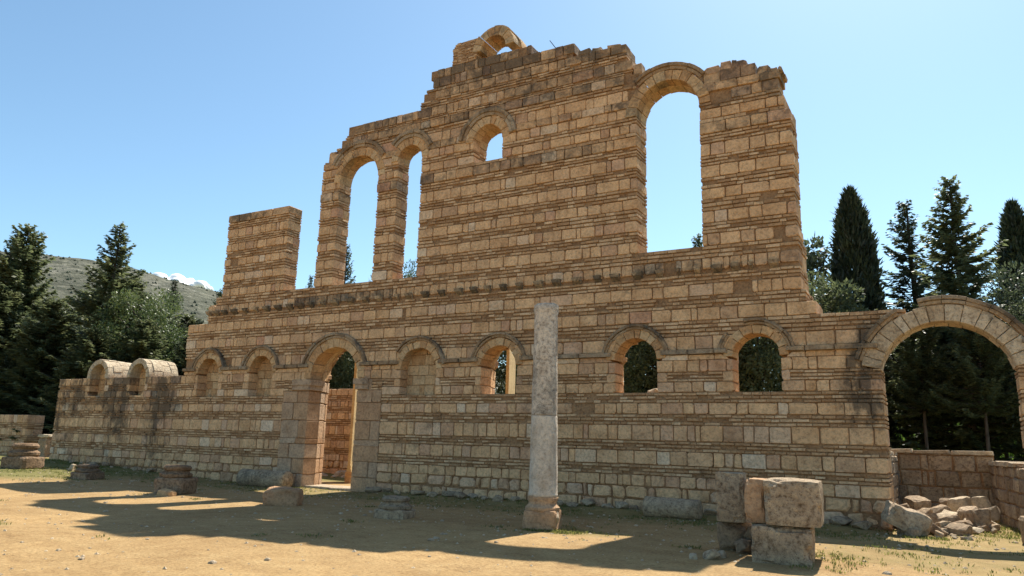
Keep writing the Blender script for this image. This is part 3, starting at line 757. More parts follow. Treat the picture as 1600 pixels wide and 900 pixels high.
# the block pile at the right front
gz = gh(-2.3, -6.2)
def blk(name, x, y, z, sx, sy, sz, rot, label, mat, seed, r, rough=.022, group='big blocks stacked in front of the wall'):
    o = bm_obj(name, worn_block(sx, sy, sz, seed, rough, .06, 13), mat, None, (x, y, z), (0, 0, rot), r=r); tag(o, label, 'stone block', group)
blk('stone_block', -2.27, -6.12, gz - .04, .86, 1.25, .57, .10, 'bottom block of the squared stone pile at the right', 'pitted', 41, (.85, .3, .0))
blk('stone_block', -2.09, -6.13, gz + .535, .80, 1.22, .66, .11, 'large pitted upper block of the squared stone pile at the right', 'pitted', 42, (.95, .2, .04))
blk('stone_block', -2.635, -6.12, gz + .535, .29, .95, .655, .10, 'narrow orange block standing on the pile beside the large pitted block', 'jamb', 43, (.3, .6, .04))
blk('stone_block', -3.16, -5.62, gz + .46, .46, .62, .80, .12, 'upright pitted block propped on dark rubble left of the pile', 'pitted', 44, (.9, .9, .06))
for i, (x, y, sx, sy, sz) in enumerate(((-3.2, -5.5, .7, .6, .66), (-2.85, -5.5, .6, .6, .6), (-2.95, -5.8, .5, .4, .36), (-3.05, -5.3, .7, .5, .6))):
    o = bm_obj('footing_rock', rock_bm(sx, sy, sz, 300 + i), 'rubble', None, (x, y, gz - .04), (0, 0, i), .22); tag(o, 'dark rubble rock under the upright pitted block', 'rock', 'dark footing rocks under the upright block')
for i, (x, y, s) in enumerate(((-3.22, -6.72, .34), (-3.45, -6.9, .2), (-3.15, -6.45, .24))):
    o = bm_obj('loose_rock', rock_bm(s, s * .85, s * .75, 310 + i), 'pale' if i else 'grey', None, (x, y, gh(x, y) - .03), (0, 0, i * 2)); tag(o, ['grey cracked rock left of the squared stone pile', 'small pale cobble left of the grey cracked rock', 'small rock between the grey cracked rock and the upright block'][i], 'rock')
# rocks along the foot of the wall
k = 0
for (xa, xb, dens) in ((-15.3, -8.2, .55), (-8.2, -4.2, .5), (-2.8, -1.3, .34), (-31, -26, .7)):
    x = xa
    while x < xb:
        s = R(.22, .5); y = -R(.16, .42)
        o = bm_obj('foot_rock', rock_bm(s * 1.25, s * .8, s * .62, 400 + k), 'grey' if k % 3 else 'rubble', None, (x, y, gh(x, y) - .04), (0, 0, R(-.4, .4)), .1); k += 1
        tag(o, 'rough grey rock lying along the foot of the wall', 'rock', 'rocks along the wall foot'); x += R(.6, 1.3) * dens
# rubble heap under the gate arch
o = bm_obj('tilted_boulder', worn_block(.78, .55, .46, 51, .07, .13, 6), 'rubble', None, (-.93, -.55, .1), (.1, .42, .25), .0); tag(o, 'large tilted boulder at the corner of the wall by the rubble heap', 'boulder')
k = 0
flat = [(-.35, 1.1, .75, .3, .18), (-.05, .75, .7, .34, .2), (.22, 1.3, .62, .4, .26), (-.55, .1, .5, .42, .36), (-.28, -.1, .48, .4, .3), (.12, .2, .55, .36, .26), (-.8, 1.0, .5, .4, .42), (-.95, 1.7, .5, .4, .5), (-.6, 2.0, .6, .45, .5), (-.15, 2.1, .8, .4, .3), (.35, 2.6, .95, .6, .6), (.55, 1.7, .5, .4, .5), (.78, 3.1, .5, .4, .55), (-.7, 2.9, .6, .5, .6), (-.2, 3.0, .7, .5, .5), (.25, 3.4, .6, .5, .6), (-.95, .45, .42, .34, .5), (-.4, 1.6, .5, .4, .35), (.42, .6, .46, .34, .2), (-.02, 1.65, .55, .4, .28), (-.85, 3.6, .5, .4, .6), (.7, 3.9, .5, .4, .6), (.0, 4.0, .6, .5, .6), (.05, -.35, .16, .12, .07), (-.4, -.62, .2, .14, .08), (.28, -.05, .2, .14, .07)]
put = [(f[0], f[1]) for f in flat]; tries_ = 0; want = 62
while want and tries_ < 4000:
    tries_ += 1; x, y = R(-1.0, .8), R(-.85, 4.2) if tries_ % 3 else R(-.85, 1.4); q = R(.16, .46)
    if x > .25 and y < .9: continue
    if min(math.hypot(x - a_, y - b_) for a_, b_ in put) < .13 + q * .42: continue
    put.append((x, y)); flat.append((x, y, q * 1.15, q * R(.6, .95), q * R(.5, .85))); want -= 1
for (x, y, sx, sy, sz) in flat:
    sx, sy, sz = sx * .82, sy * .82, sz * .85
    o = bm_obj('rubble_rock', (worn_block(sx, sy, sz, 500 + k, .06, .13, 4) if k % 2 else rock_bm(sx * 1.15, sy * 1.15, sz * 1.2, 500 + k)), 'rubble' if k % 3 else 'pale', None, (x, y, gh(x, y) - .03 + .06 * max(0, y) * .6), (R(-.3, .3), R(-.3, .3), R(-1.5, 1.5)), .02); k += 1
    tag(o, 'rough limestone rock in the rubble heap under the right arch', 'rock', 'rubble heap under the right arch')
o = bm_obj('squared_stub', worn_block(.95, .6, .56, 61, .03, .1, 6), 'rubble', None, (1.62, -.85, -.03), (0, 0, .1), .04); tag(o, 'low squared stone stub at the right edge in front of the arch pier', 'stone block')
o = bm_obj('small_rock', rock_bm(.34, .3, .26, 62), 'rubble', None, (1.48, -1.35, -.02), (0, 0, 0)); tag(o, 'small dark rock in front of the low squared stub at the right edge', 'rock')

# ------------------------------------------------------------------ other ruined walls
def rough_wall(name, label, fr, L, H, T, seed, rows=None, ragged=False, mat='rubble', cap='pale', taper=None, lo=.25, hi=.6, loc=(0, 0, 0)):
    e = empty(name, loc); tag(e, label, 'ruined wall'); st, cp, cr = [], [], []
    z = -.05; zs_ = []
    while z < H - .12:
        h_ = R(.18, .36) if rows is None else rows; zs_.append((z, min(H - .1, z + h_))); z += h_
    for (za, zb) in zs_:
        for (a_, b_) in split(0, L, lo, hi):
            st.append(prism(fr, [(a_ + .012, za + .012), (b_ - .012, za + .012), (b_ - .012, zb - .012), (a_ + .012, zb - .012)], R(-.03, .01), T, rnd3(.05), bev=.035, jit=.02))
    for (a_, b_) in split(0, L, .3 if ragged else .5, .6 if ragged else 1.0):
        if ragged and random.random() < .45: continue
        cp.append(prism(fr, [(a_ + .01, H - .1), (b_ - .01, H - .1), (b_ - .01, H + R(-.02, .02)), (a_ + .01, H + R(-.02, .02))], -.05, T + .04, rnd3(.05), bev=.03, jit=.015))
    cr.append(prism(fr, [(.01, -.05), (L - .01, -.05), (L - .01, H - .06), (.01, H - .06)], .03, T - .02, (.2, .2, 0), bev=.002, jit=0))
    for l in (st, cp, cr):
        for p in l: p.V = [(v[0] - loc[0], v[1] - loc[1], v[2] - loc[2]) for v in p.V]
    V, F, r = merged(cr); link('mortar_core', make_mesh('mortar_core', V, F, r, 'mortar'), e)
    emit(e, 'wall_stone', st, mat); emit(e, 'cap_stone', cp, cap); return e
rough_wall('low_back_wall', 'low rubble wall with flat pale capping behind the right arch', Frame(-1.6, 5.2), 2.7, 1.76, .9, 1, rows=.42, mat='grey', lo=.25, hi=.62, loc=(-1.6, 5.2, 0))
rough_wall('low_side_wall', 'broken low side wall running back from the left jamb of the right arch', Frame(-1.2, .9, math.pi / 2), 4.3, 1.68, .6, 2, ragged=True, mat='grey', lo=.25, hi=.5, loc=(-1.2, .9, 0))
rough_wall('low_side_wall', 'orange low side wall running back from the right pier of the arch', Frame(.98, 5.2, -math.pi / 2 + .11), 4.4, 1.5, .6, 3, ragged=True, mat='rubble', lo=.2, hi=.5, loc=(.98, 5.2, 0))
def banded_wall(name, label, fr, L, H, T, loc, lo=.26, hi=.5, base=0., ragl=0.):
    global cores
    cores = []; b_, k_ = [], []
    cs = [(base + z0, base + z1, kk) for (z0, z1, kk) in COURSES if z1 <= H + .01]
    build_wall(fr, cs, lambda z: [(0 + rag(z, 3, ragl), L + rag(z, 7, ragl))], [], T, b_, k_, lo=lo, hi=hi)
    e = empty(name, loc); tag(e, label, 'ruined wall')
    for l in (b_, k_, cores):
        for p in l: p.V = [(v[0] - loc[0], v[1] - loc[1], v[2] - loc[2]) for v in p.V]
    V, F, r = merged(cores); link('mortar_core', make_mesh('mortar_core', V, F, r, 'mortar'), e)
    emit(e, 'stone_block', b_, 'block'); V, F, r = merged(k_); o = link('brick_courses', make_mesh('bricks', V, F, r, 'brick'), e); o['kind'] = 'stuff'
banded_wall('court_wall', 'banded inner court wall seen through the arched doorway', Frame(-26.5, 7.0), 7, 3.82, .8, (-26.5, 7.0, 0))
banded_wall('low_banded_wall', 'low banded wall stub at the far left edge behind the worn column base', Frame(-46.0, 1.6), 7.5, 2.2, .8, (-46, 1.6, 0), base=.15, ragl=.3)
o = bm_obj('stone_stub', worn_block(.5, .5, .95, 71, .05, .1, 5), 'rubble', None, (-36.6, 1.6, .35), (0, 0, .2), .1); tag(o, 'small dark stone stub between the low wall and the end of the great wall', 'stone stub')
o = bm_obj('cap_stone', worn_block(.6, .6, .14, 72, .03, .1, 4), 'pale', None, (-36.6, 1.6, 1.29), (0, 0, .3)); tag(o, 'pale flat stone lying on the small dark stub at the left', 'stone')
def lit_pier(x, y, H, label, base_z, L=1.9):
    e = empty('inner_pier', (x, y, 0), rad(26)); tag(e, label, 'pier')
    # the broad face looks towards +x,+y; local frame: x along normal
    bm = bmesh.new()
    def bx(x0, x1, y0, y1, z0, z1):
        vs = [bm.verts.new(p) for p in ((x0, y0, z0), (x1, y0, z0), (x1, y1, z0), (x0, y1, z0), (x0, y0, z1), (x1, y0, z1), (x1, y1, z1), (x0, y1, z1))]
        for f in ((0, 3, 2, 1), (4, 5, 6, 7), (0, 1, 5, 4), (1, 2, 6, 5), (2, 3, 7, 6), (3, 0, 4, 7)): bm.faces.new([vs[i] for i in f])
    bx(-.1, 0, 0, L, base_z + .22, H); bm_obj('shaft', bm, 'pier', e, r=(.5, .5, -.2))
    bm = bmesh.new(); bx(-.13, .05, -.03, L + .03, base_z, base_z + .09); bx(-.115, .025, -.015, L + .015, base_z + .092, base_z + .218); bm_obj('base_moulding', bm, 'pier', e, r=(.3, .5, -.2))
    bm = bmesh.new(); bx(-.16, .1, -.06, L + .06, -.05, base_z - .003); bm_obj('pedestal', bm, 'arch', e, r=(.3, .2, 0))
lit_pier(-19.33, 3.2, 4.75, 'smooth yellow pier on a moulded pedestal behind the right side of the doorway', .42)
lit_pier(-12.5, 3.0, 4.75, 'smooth yellow pier seen through the window beside the standing column', .42, 3.6)
k = 0
for (x, y, s) in ((-21.6, 5.6, .7), (-22.2, 6.0, .8), (-21.9, 5.1, .45), (-22.6, 6.3, .7), (-21.2, 5.9, .5), (-22.9, 5.6, .6)):
    o = bm_obj('rubble_rock', rock_bm(s, s * .8, s * .6, 700 + k), 'pale', None, (x, y, -.05), (0, 0, k)); k += 1; tag(o, 'pale rubble rock seen through the arched doorway', 'rock', 'rubble behind the doorway')
o = bm_obj('sill_stone', rock_bm(.5, .4, .24, 750), 'pale', None, (-6.75, .95, 3.0)); tag(o, 'pale broken stone lying on the sill of the window right of the column', 'stone')
o = bm_obj('door_sill', worn_block(2.1, 1.0, .1, 760, .02, .08, 6), 'pale', None, (-17.5, .55, -.02)); tag(o, 'worn pale threshold slab in the arched doorway', 'threshold')

# ------------------------------------------------------------------ trees
def quads_mesh(name, C, D, Wd, Nrm, mat, r):
    """leaf sprays: kites from C along D (length in D), half-width vectors Wd"""
    C, D, Wd = map(np.asarray, (C, D, Wd)); n = len(C)
    V = np.empty((n, 4, 3)); V[:, 0] = C; V[:, 1] = C + D * .45 + Wd; V[:, 2] = C + D; V[:, 3] = C + D * .45 - Wd
    me = bpy.data.meshes.new(name); me.vertices.add(4 * n); me.vertices.foreach_set('co', V.ravel())
    me.loops.add(4 * n); me.loops.foreach_set('vertex_index', np.arange(4 * n, dtype=np.int32))
    me.polygons.add(n); me.polygons.foreach_set('loop_start', np.arange(0, 4 * n, 4, dtype=np.int32))
    me.update(calc_edges=True)
    a = me.attributes.new('rnd', 'FLOAT_VECTOR', 'FACE'); a.data.foreach_set('vector', np.asarray(r, dtype=np.float32).ravel())
    me.materials.append(MAT[mat]); return me
def trunk_mesh(H, r, seed, limbs=(), top=.02):
    V, F = [], []; rr = random.Random(seed); n = 8; m_ = 10; px = py = 0
    for k in range(m_ + 1):
        tt = k / m_; rad_ = r * (1 - tt) ** .8 + top
        if k == 0: rad_ *= 1.35
        px += rr.uniform(-.04, .04); py += rr.uniform(-.04, .04)
        for i in range(n):
            a = 2 * math.pi * i / n; V.append((px + rad_ * math.cos(a), py + rad_ * math.sin(a), tt * H - .1))
    for k in range(m_):
        for i in range(n): F.append((k * n + i, k * n + (i + 1) % n, (k + 1) * n + (i + 1) % n, (k + 1) * n + i))
    for (p0, p1, ra, rb) in limbs:
        v, f = tube(p0, p1, ra, rb, 5); o = len(V); V += [tuple(q) for q in v]; F += [tuple(i + o for i in g) for g in f]
    return make_mesh('trunk', V, F, [(.5, .5, 0)] * len(F), 'bark', True)
def norm(a): return a / (np.linalg.norm(a, axis=-1, keepdims=True) + 1e-9)
def fir(H, Rm, seed, low=.1, nb=110, dens=1., mat='fir', power=.85, spray=.30, up=.3, wide=.042):
    g = np.random.default_rng(seed); C, D, Wd, rr, limbs = [], [], [], [], []
    for k in range(nb):
        tt = low + (1 - low) * ((k + g.random()) / nb) ** 1.0
        L = Rm * ((1 - tt) / (1 - low)) ** power * g.uniform(.45, 1.15) + .18
        az = k * 2.39996 + g.uniform(-.5, .5); el = (-.18 + up * 2.4 * tt ** 1.4) + g.uniform(-.15, .15)
        hd = np.array([math.cos(az), math.sin(az), 0]); base = np.array([0, 0, tt * H])
        lat = np.array([-hd[1], hd[0], 0.])
        n = max(4, int(L / .065 * dens)); s = np.linspace(.10, 1, n) + g.uniform(-.03, .03, n)
        path = base + hd * (s[:, None] * L * math.cos(el)) + np.array([0, 0, 1.]) * (s * L * math.sin(el) - .22 * L * s * (1 - s) * 1.2 + .12 * L * s ** 3)[:, None]
        limbs.append((tuple(base), tuple(path[n // 2]), .015 + .02 * L / 2, .012)); limbs.append((tuple(path[n // 2]), tuple(path[-1]), .012, .004))
        tone = g.uniform(0, .5)
        for side in (-1, 1, 0, 0):
            ang = (g.uniform(.5, 1.15, n) * side) if side else g.uniform(-.5, .5, n)
            ln = spray * (.55 + .75 * (1 - s)) * g.uniform(.6, 1.25, n) * (1 if side else .7) * min(1.2, .5 + L / 2.2)
            d = hd * np.cos(ang)[:, None] + lat * np.sin(ang)[:, None]; d[:, 2] += (g.uniform(-.45, .25, n) if side else g.uniform(-.7, .6, n))
            d = norm(d) * ln[:, None]
            w = norm(np.cross(d, np.array([0, 0, 1.]) + g.normal(0, .45, (n, 3)))) * (wide * g.uniform(.6, 1.4, n))[:, None]
            C.append(path + g.normal(0, .03, (n, 3))); D.append(d); Wd.append(w)
            rr.append(np.stack([np.clip(tone + g.uniform(0, .5, n), 0, 1), g.random(n), np.zeros(n)], 1))
    return quads_mesh('crown', np.concatenate(C), np.concatenate(D), np.concatenate(Wd), None, mat, np.concatenate(rr)), trunk_mesh(H, .0115 * H, seed, limbs)
def cypress(H, Rm, seed, n=20000, mat='cypress', tips=1):
    g = np.random.default_rng(seed); tt = g.random(n) ** .9
    prof = np.interp(tt, [0, .04, .12, .3, .6, .8, .93, 1], [.6, .82, .95, 1., .9, .68, .4, .03])
    az = g.uniform(0, 2 * math.pi, n); lump = 1 + .14 * np.sin(az * 3 + tt * 25) * np.sin(tt * 40 + az) + g.normal(0, .07, n)
    rr_ = Rm * prof * lump * (1 - .5 * g.random(n) ** 2.2)
    off = np.where((az < math.pi), .18 * Rm, -.18 * Rm) * (tt > .78) * tips
    C = np.stack([rr_ * np.cos(az), rr_ * np.sin(az) + off, .25 + tt * H * .97], 1)
    d = np.stack([np.cos(az) * .35, np.sin(az) * .35, np.ones(n)], 1) + g.normal(0, .3, (n, 3)); ln = g.uniform(.2, .5, n) * H / 13
    d = norm(d) * ln[:, None]; w = norm(np.cross(d, g.normal(0, 1, (n, 3)))) * (g.uniform(.025, .06, n) * H / 13)[:, None]
    col = np.clip(g.random(n) * .7 + .3 * np.sin(az * 3 + tt * 25), 0, 1)
    return quads_mesh('crown', C, d, w, None, mat, np.stack([col, g.random(n), np.zeros(n)], 1)), trunk_mesh(H * .9, .16, seed)
def pine(H, Rm, seed, lobes=26, per=330, mat='pine', low=.22, leaf=.26, shape=1.0):
    g = np.random.default_rng(seed); C, D, Wd, rr, limbs = [], [], [], [], []
    for k in range(lobes):
        tt = low + (1 - low) * (k + .5) / lobes; pr_ = Rm * math.sin(math.pi * min(1, .16 + .84 * (1 - (tt - low) / (1 - low)) ** shape * .95)) ** .7
        az = k * 2.4 + g.uniform(-.4, .4); dist = pr_ * g.uniform(.35, .8)
        c = np.array([dist * math.cos(az), dist * math.sin(az), tt * H - .05 * H]); sz = Rm * g.uniform(.28, .46)
        limbs.append(((0, 0, max(.1, c[2] - sz * 1.4)), tuple(c), .05, .015))
        n = per; p = norm(g.normal(0, 1, (n, 3))) * (sz * g.random(n) ** .42)[:, None] * np.array([1, 1, .72])
        C.append(c + p); d = norm(norm(p) + g.normal(0, .6, (n, 3)) + np.array([0, 0, .25])); D.append(d * (leaf * g.uniform(.5, 1.3, n))[:, None])
        Wd.append(norm(np.cross(d, g.normal(0, 1, (n, 3)))) * (leaf * .22 * g.uniform(.6, 1.4, n))[:, None])
        tone = g.uniform(0, .45); rr.append(np.stack([np.clip(tone + g.uniform(0, .55, n), 0, 1), g.random(n), np.zeros(n)], 1))
    return quads_mesh('crown', np.concatenate(C), np.concatenate(D), np.concatenate(Wd), None, mat, np.concatenate(rr)), trunk_mesh(H * .92, .03 * H * .6, seed, limbs)
TM = {}
TM['firA'] = (12, fir(12, 3.2, 1, .08, 190, 1.25, wide=.055, spray=.34)); TM['firB'] = (12, fir(12, 2.6, 2, .06, 190, 1.2, power=.75, up=.42, wide=.055))
TM['firC'] = (12, fir(12, 4.1, 3, .05, 230, 1.2, power=.65, spray=.42, wide=.065)); TM['firS'] = (12, fir(12, 2.2, 4, .10, 150, 1.0, mat='greytree', power=.8, up=.5, wide=.048))
TM['cyp'] = (12, cypress(12, .98, 5)); TM['cyp2'] = (12, cypress(12, .9, 6, 15000, tips=.3))
TM['pine'] = (9, pine(9, 2.6, 7, 30, 620, leaf=.17)); TM['pineB'] = (9, pine(9, 2.9, 8, 32, 620, 'greytree', leaf=.17)); TM['pineL'] = (9, pine(9, 1.5, 9, 24, 170, 'greytree', low=.3, leaf=.27, shape=1.4))
TM['dark'] = (11, pine(11, 3.0, 10, 50, 620, 'fir', low=.14, leaf=.26)); TM['grove'] = (12, fir(12, 3.3, 11, .46, 140, 1.1, power=.42, spray=.40, wide=.05, up=.32))
def tree(kind, name, x, y, top, label, group, sxy=1., rot=None, z=None):
    H, (cr, tr) = TM[kind]; z = gh(x, y) if z is None else z; s = (top - z) / H
    e = empty(name, (x, y, z), R(0, 6.28) if rot is None else rot); e.scale = (s * sxy, s * sxy, s)
    tag(e, label, 'tree', group)
    o = link('trunk', tr, e); o = link('crown', cr, e); return e
LG = 'trees left of the wall'; RG = 'trees beyond the right arch'; BG = 'trees behind the wall'
# left group (x, y, top height)
tree('firC', 'fir_tree', -50.2, 6.0, 14.35, 'tall dark fir with open branches at the far left edge', LG, 1.0, .4)
tree('firS', 'fir_tree', -55.0, 7.5, 14.6, 'greyer fir behind the tall dark fir at the far left', LG, 1.3, 1.0)
tree('firC', 'fir_tree', -54.5, 4.0, 12.9, 'broad dark fir cut by the left edge of the view', LG, 1.1, 2.0)
tree('firA', 'fir_tree', -42.0, 7.0, 13.8, 'pointed dark fir above the vaulted niches', LG, 1.15, 1.0)
tree('firC', 'fir_tree', -43.0, 9.0, 10.8, 'broad dark fir behind the pointed fir', LG, 1.1, 3.0)
tree('firS', 'fir_tree', -46.8, 10.0, 13.4, 'thin fir top just left of the pointed dark fir', LG, .8, 3.0)
tree('pine', 'pine_tree', -39.5, 7.5, 9.75, 'rounded light green pine right of the pointed fir', LG, .95, .6)
tree('pineB', 'pine_tree', -47.0, 6.5, 8.6, 'rounded grey green pine between the two dark firs', LG, 1.1, 1.6)
tree('firS', 'fir_tree', -40.5, 10.0, 10.8, 'slim grey fir next to the left end of the tall wall', LG, 1.2, 2.6)
tree('firB', 'fir_tree', -40.6, 13.5, 10.9, 'small dark fir touching the left end of the tall wall', LG, .9, .3)
for i, (x, y, h_) in enumerate(((-37.5, 6.5, 7.0), (-35.0, 8.0, 6.7), (-39.5, 4.8, 6.4), (-44.5, 5.2, 8.4), (-48.8, 4.4, 9.4), (-52.5, 3.2, 10.2), (-33.0, 9.0, 6.5), (-46, 12.5, 9.2), (-51, 11, 10.5), (-57, 8, 12.0), (-60, 4, 12), (-55, 1.5, 10), (-41.5, 12, 8.4))):
    tree('firC', 'dark_fir', x, y, h_ + .6, 'dense dark fir in the mass behind the low left end of the wall', 'dark firs behind the low left end', 1.5)
# right of the wall
tree('pineL', 'pine_tree', -5.15, 20.5, 12.3, 'thin grey green pine just right of the upper wall', RG, 1.0, .5)
tree('cyp', 'cypress_tree', -3.13, 20, 14.2, 'tall dark column cypress right of the upper wall', RG, 1.0, 0.)
tree('firS', 'fir_tree', -4.3, 24, 12.3, 'small slim fir beside the tall cypress', RG, .8, 1.)
tree('firS', 'fir_tree', -.88, 22, 13.9, 'slim open fir between the tall cypress and the big fir', RG, 1.45, 2.2)
tree('firA', 'fir_tree', 1.02, 18, 13.6, 'big dark fir rising above the right arch', RG, 1.1, 1.4)
tree('cyp2', 'cypress_tree', 3.95, 26, 14.4, 'slim dark cypress near the right edge', RG, 1.0, .3)
tree('pineB', 'pine_tree', 3.9, 15, 8.9, 'grey green bushy pine at the right edge behind the arch', RG, .85, .7)
tree('cyp2', 'cypress_tree', 5.6, 28, 14.6, 'dark cypress cut by the right edge of the view', RG, 1.0, 2.3)
# seen over the sills and through the openings
tree('firS', 'fir_tree', -40.5, 25, 16.7, 'open fir top seen through the left tall arched opening', BG, .9, .9)
tree('firS', 'fir_tree', -44.2, 25, 14.5, 'fir tip seen low between the pillar and the first pier', BG, .8, 2.9)
tree('pineB', 'pine_tree', -37.1, 28, 15.6, 'pine top seen through the narrow arched opening', BG, .6, 1.9)
tree('firB', 'fir_tree', -11.35, 22, 13.4, 'fir tip peeping over the sill of the tall right opening', BG, .9, .2)
i = 0
for (x, y, h_) in ((-10.4, 13, 8.5), (-13.5, 15, 9), (-8.4, 15, 9), (-6.4, 13, 8.2), (-4.6, 16, 9), (-16, 14, 8.8), (-28, 15, 9.5), (-31, 13, 9), (-25, 17, 9), (-20, 18, 9)):
    tree('dark', 'dark_pine', x, y, h_, 'dense dark pine standing behind the great wall', 'dark pines behind the great wall', 1.0)
GH = lambda y, k=.93: 1.64 + 3.2 * (18.65 + y) / 18.65 * k
for (x, y) in ((-.62, 15), (1.35, 14), (3.0, 17), (-2.6, 16.5), (.3, 19), (2.3, 21.5), (-1.5, 22)):
    tree('grove', 'tall_pine', x, y, GH(y), {15: 'pine with a bare trunk in the left half of the right arch opening', 14: 'pine with a bare trunk in the right half of the right arch opening'}.get(y, 'pine with a bare trunk deeper in the grove seen through the right arch'), 'bare-trunked pines of the grove behind the arch', .95)
for (x, y) in ((-4.6, 25), (5.6, 20), (1.2, 37), (3.4, 39), (-2.2, 37), (8.5, 29), (-6, 29), (-.5, 40), (4.5, 42), (-4.5, 44), (8, 37), (1.8, 50), (-7.5, 38), (9.5, 48), (-2, 55), (5, 58), (2.5, 38), (-3, 48), (6, 35)):
    tree('dark', 'dark_pine', x, y, GH(y), 'dense dark pine deep in the grove seen through the right arch', 'dark pines of the grove behind the arch', 1.1)
# lit undergrowth in the grove
def bush_mesh(seed, n=500):
    g = np.random.default_rng(seed); p = norm(g.normal(0, 1, (n, 3))) * (g.random(n) ** .4)[:, None]; p[:, 2] = np.abs(p[:, 2])
    d = norm(p + g.normal(0, .6, (n, 3))) * g.uniform(.1, .24, n)[:, None]; w = norm(np.cross(d, g.normal(0, 1, (n, 3)))) * .055
    return quads_mesh('leaves', p, d, w, None, 'bush', np.stack([g.random(n), g.random(n), np.zeros(n)], 1))
BM_ = [bush_mesh(1), bush_mesh(2)]
for i, (x, y, s, h_) in enumerate(((-.9, 28.5, 1.1, 2.9), (.5, 28, 1.3, 3.1), (1.6, 29, 1.2, 2.8), (2.8, 28, 1.1, 3.0), (4.2, 28.5, 1.1, 2.7), (3.6, 27.2, 1, 2.4), (-2.2, 28, 1, 2.8), (1.1, 27, .8, 2.3), (5.6, 28, 1.1, 2.9))):
    e = empty('bush', (x, y, 0), i * 1.3); e.scale = (s, s, h_); tag(e, 'bright green shrub in the grove beyond the right arch', 'shrub', 'shrubs in the grove beyond the arch'); link('leaves', BM_[i % 2], e)
    link('stem', trunk_mesh(.5, .04, 40 + i), e)

# ------------------------------------------------------------------ shrubs on the hill, clouds
V, F, rr_ = [], [], []
g = np.random.default_rng(5)
for k in range(9000):
    i = g.integers(0, len(azs) - 2); j = g.integers(8, rows - 3); p = hv[i, j] * (1 - (q_ := g.random())) + hv[i + 1, j + 1] * q_
    if noise.noise((p[0] * .012, p[1] * .012, 4)) < g.uniform(-.7, .35): continue
    s = g.uniform(.7, 2.6); o = len(V)
    for dx, dy, dz in ((1, 0, 0), (0, 1, 0), (-1, 0, 0), (0, -1, 0), (0, 0, 1.2), (0, 0, -.6)): V.append((p[0] + dx * s * g.uniform(.7, 1.2), p[1] + dy * s, p[2] + dz * s * g.uniform(.6, 1.1)))
    for a_, b_ in ((0, 1), (1, 2), (2, 3), (3, 0)): F += [(o + a_, o + b_, o + 4), (o + b_, o + a_, o + 5)]; rr_ += [(g.random(), 0, 0)] * 2
o = link('hill_scrub', make_mesh('hill_scrub', V, F, rr_, 'greytree')); tag(o, 'scattered dark scrub bushes dotting the grey hillside', 'scrub', kind='stuff')
def cloud(x, y, z, wx, wz, seed, label):
    g = random.Random(seed); bm = bmesh.new()
    for i in range(60):
        a = g.uniform(-1, 1); s = wz * g.uniform(.25, .6) * (1.1 - abs(a) * .6)
        mt = Matrix.Translation((a * wx * .8, g.uniform(-.3, .3) * wx, g.uniform(-.5, .25) * wz * (1 - abs(a))))
        bmesh.ops.create_icosphere(bm, subdivisions=3, radius=s, matrix=mt)
    for v in bm.verts: v.co += noise.noise_vector(v.co * (4 / wz)) * wz * .06
    o = bm_obj('cloud', bm, 'cloud', None, (x, y, z), (0, 0, rad(40)), smooth=True); tag(o, label, 'cloud', 'clouds low behind the hill')
cloud(-4300, 2980, 930, 330, 130, 3, 'white cumulus cloud peeping over the slope of the hill')
cloud(-6560, 2950, 1320, 330, 120, 4, 'small white cloud at the left edge behind the fir')

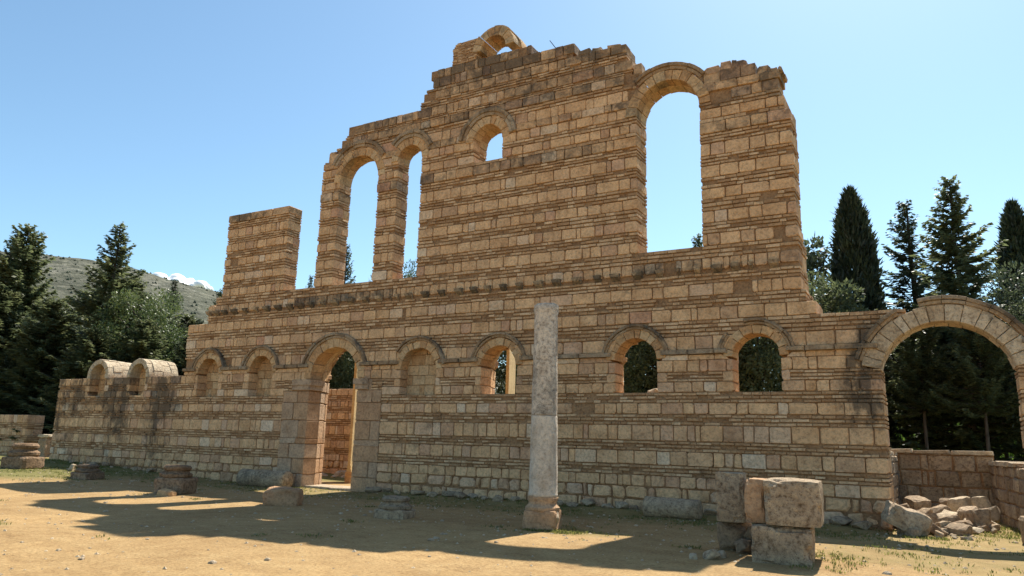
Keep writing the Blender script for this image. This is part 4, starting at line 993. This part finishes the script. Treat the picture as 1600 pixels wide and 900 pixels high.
# ------------------------------------------------------------------ pebbles and grass
def scatter(n, fn):
    out = []; tries = 0
    while len(out) < n and tries < n * 40:
        tries += 1; x, y = R(-34, 4), R(-14.5, 1.0); k = fn(x, y)
        if random.random() < k: out.append((x, y))
    return out
V, F, r = [], [], []
for (x, y) in scatter(5200, lambda x, y: (.35 + .5 * sstep(-9, -2, y)) if y < -.05 else 0):
    s = .008 + .035 * random.random() ** 4.0; o = len(V); z = gh(x, y); a0 = R(0, 6)
    for k in range(4): V.append((x + s * R(.7, 1.3) * math.cos(a0 + k * 1.57), y + s * R(.7, 1.3) * math.sin(a0 + k * 1.57), z + s * .1))
    V.append((x, y, z + s * R(.5, .9))); c = rnd3()
    for k in range(4): F.append((o + k, o + (k + 1) % 4, o + 4)); r.append(c)
for (x, y) in scatter(520, lambda x, y: .5 if y < -.3 else 0):
    s_ = .014 + .05 * random.random() ** 3; o = len(V); z = gh(x, y); a0 = R(0, 6); c = (R(0, .25), R(0, 1), .2 * random.random())
    for zz, rr2 in ((-.2, 1.), (.35, .9), (.6, .4)):
        for k in range(5): V.append((x + s_ * rr2 * R(.7, 1.3) * math.cos(a0 + k * 1.257), y + s_ * rr2 * R(.7, 1.3) * math.sin(a0 + k * 1.257), z + s_ * zz))
    for q_ in (0, 5):
        for k in range(5): F.append((o + q_ + k, o + q_ + (k + 1) % 5, o + q_ + 5 + (k + 1) % 5, o + q_ + 5 + k)); r.append(c)
    F.append(tuple(range(o + 10, o + 15))); r.append(c)
o = link('gravel', make_mesh('gravel', V, F, r, 'pale')); tag(o, 'fine pale gravel strewn over the dry court', 'gravel', kind='stuff')
C, D, Wd, rr_ = [], [], [], []
def g_density(x, y):
    a = grass_amount(x, y) if y < .3 else 0
    return (a * 1.2 * max(0, noise.noise((x * .9, y * .9, 5)) + .35)) + (.9 if abs(y + .28) < .2 and -33 < x < -1.2 and abs(x + 17.5) > 1.2 and noise.noise((x, 3, 1)) > .05 else 0)
pts_ = scatter(4200, g_density) + [(-6.65 + R(-.55, .55), -5.25 + R(-.22, .15)) for _ in range(140)] + [(-1.7 + R(-.35, .5), -6.0 + R(-1.1, .8)) for _ in range(90)] + [(.9 + R(-.5, .4), 1.2 + R(-1.3, 1.8)) for _ in range(300)] + [(-.5 + R(-.4, .4), -.95 + R(-.3, .3)) for _ in range(120)]
for _ in range(26):
    wx, wy = R(-30, 0), R(-13, -1); pts_ += [(wx + random.gauss(0, .12), wy + random.gauss(0, .09)) for _ in range(random.randint(4, 16))]
for (x, y) in pts_:
    z = gh(x, y)
    for k in range(5):
        h_ = R(.02, .06); a = R(0, 6.28); C.append((x + R(-.05, .05), y + R(-.05, .05), z)); D.append((math.cos(a) * h_ * .5, math.sin(a) * h_ * .5, h_)); Wd.append((-math.sin(a) * .008, math.cos(a) * .008, 0)); rr_.append((random.random(), 0, 0))
o = link('grass', quads_mesh('grass', C, D, Wd, None, 'grass', rr_)); tag(o, 'short sparse green grass growing on the court', 'grass', kind='stuff')
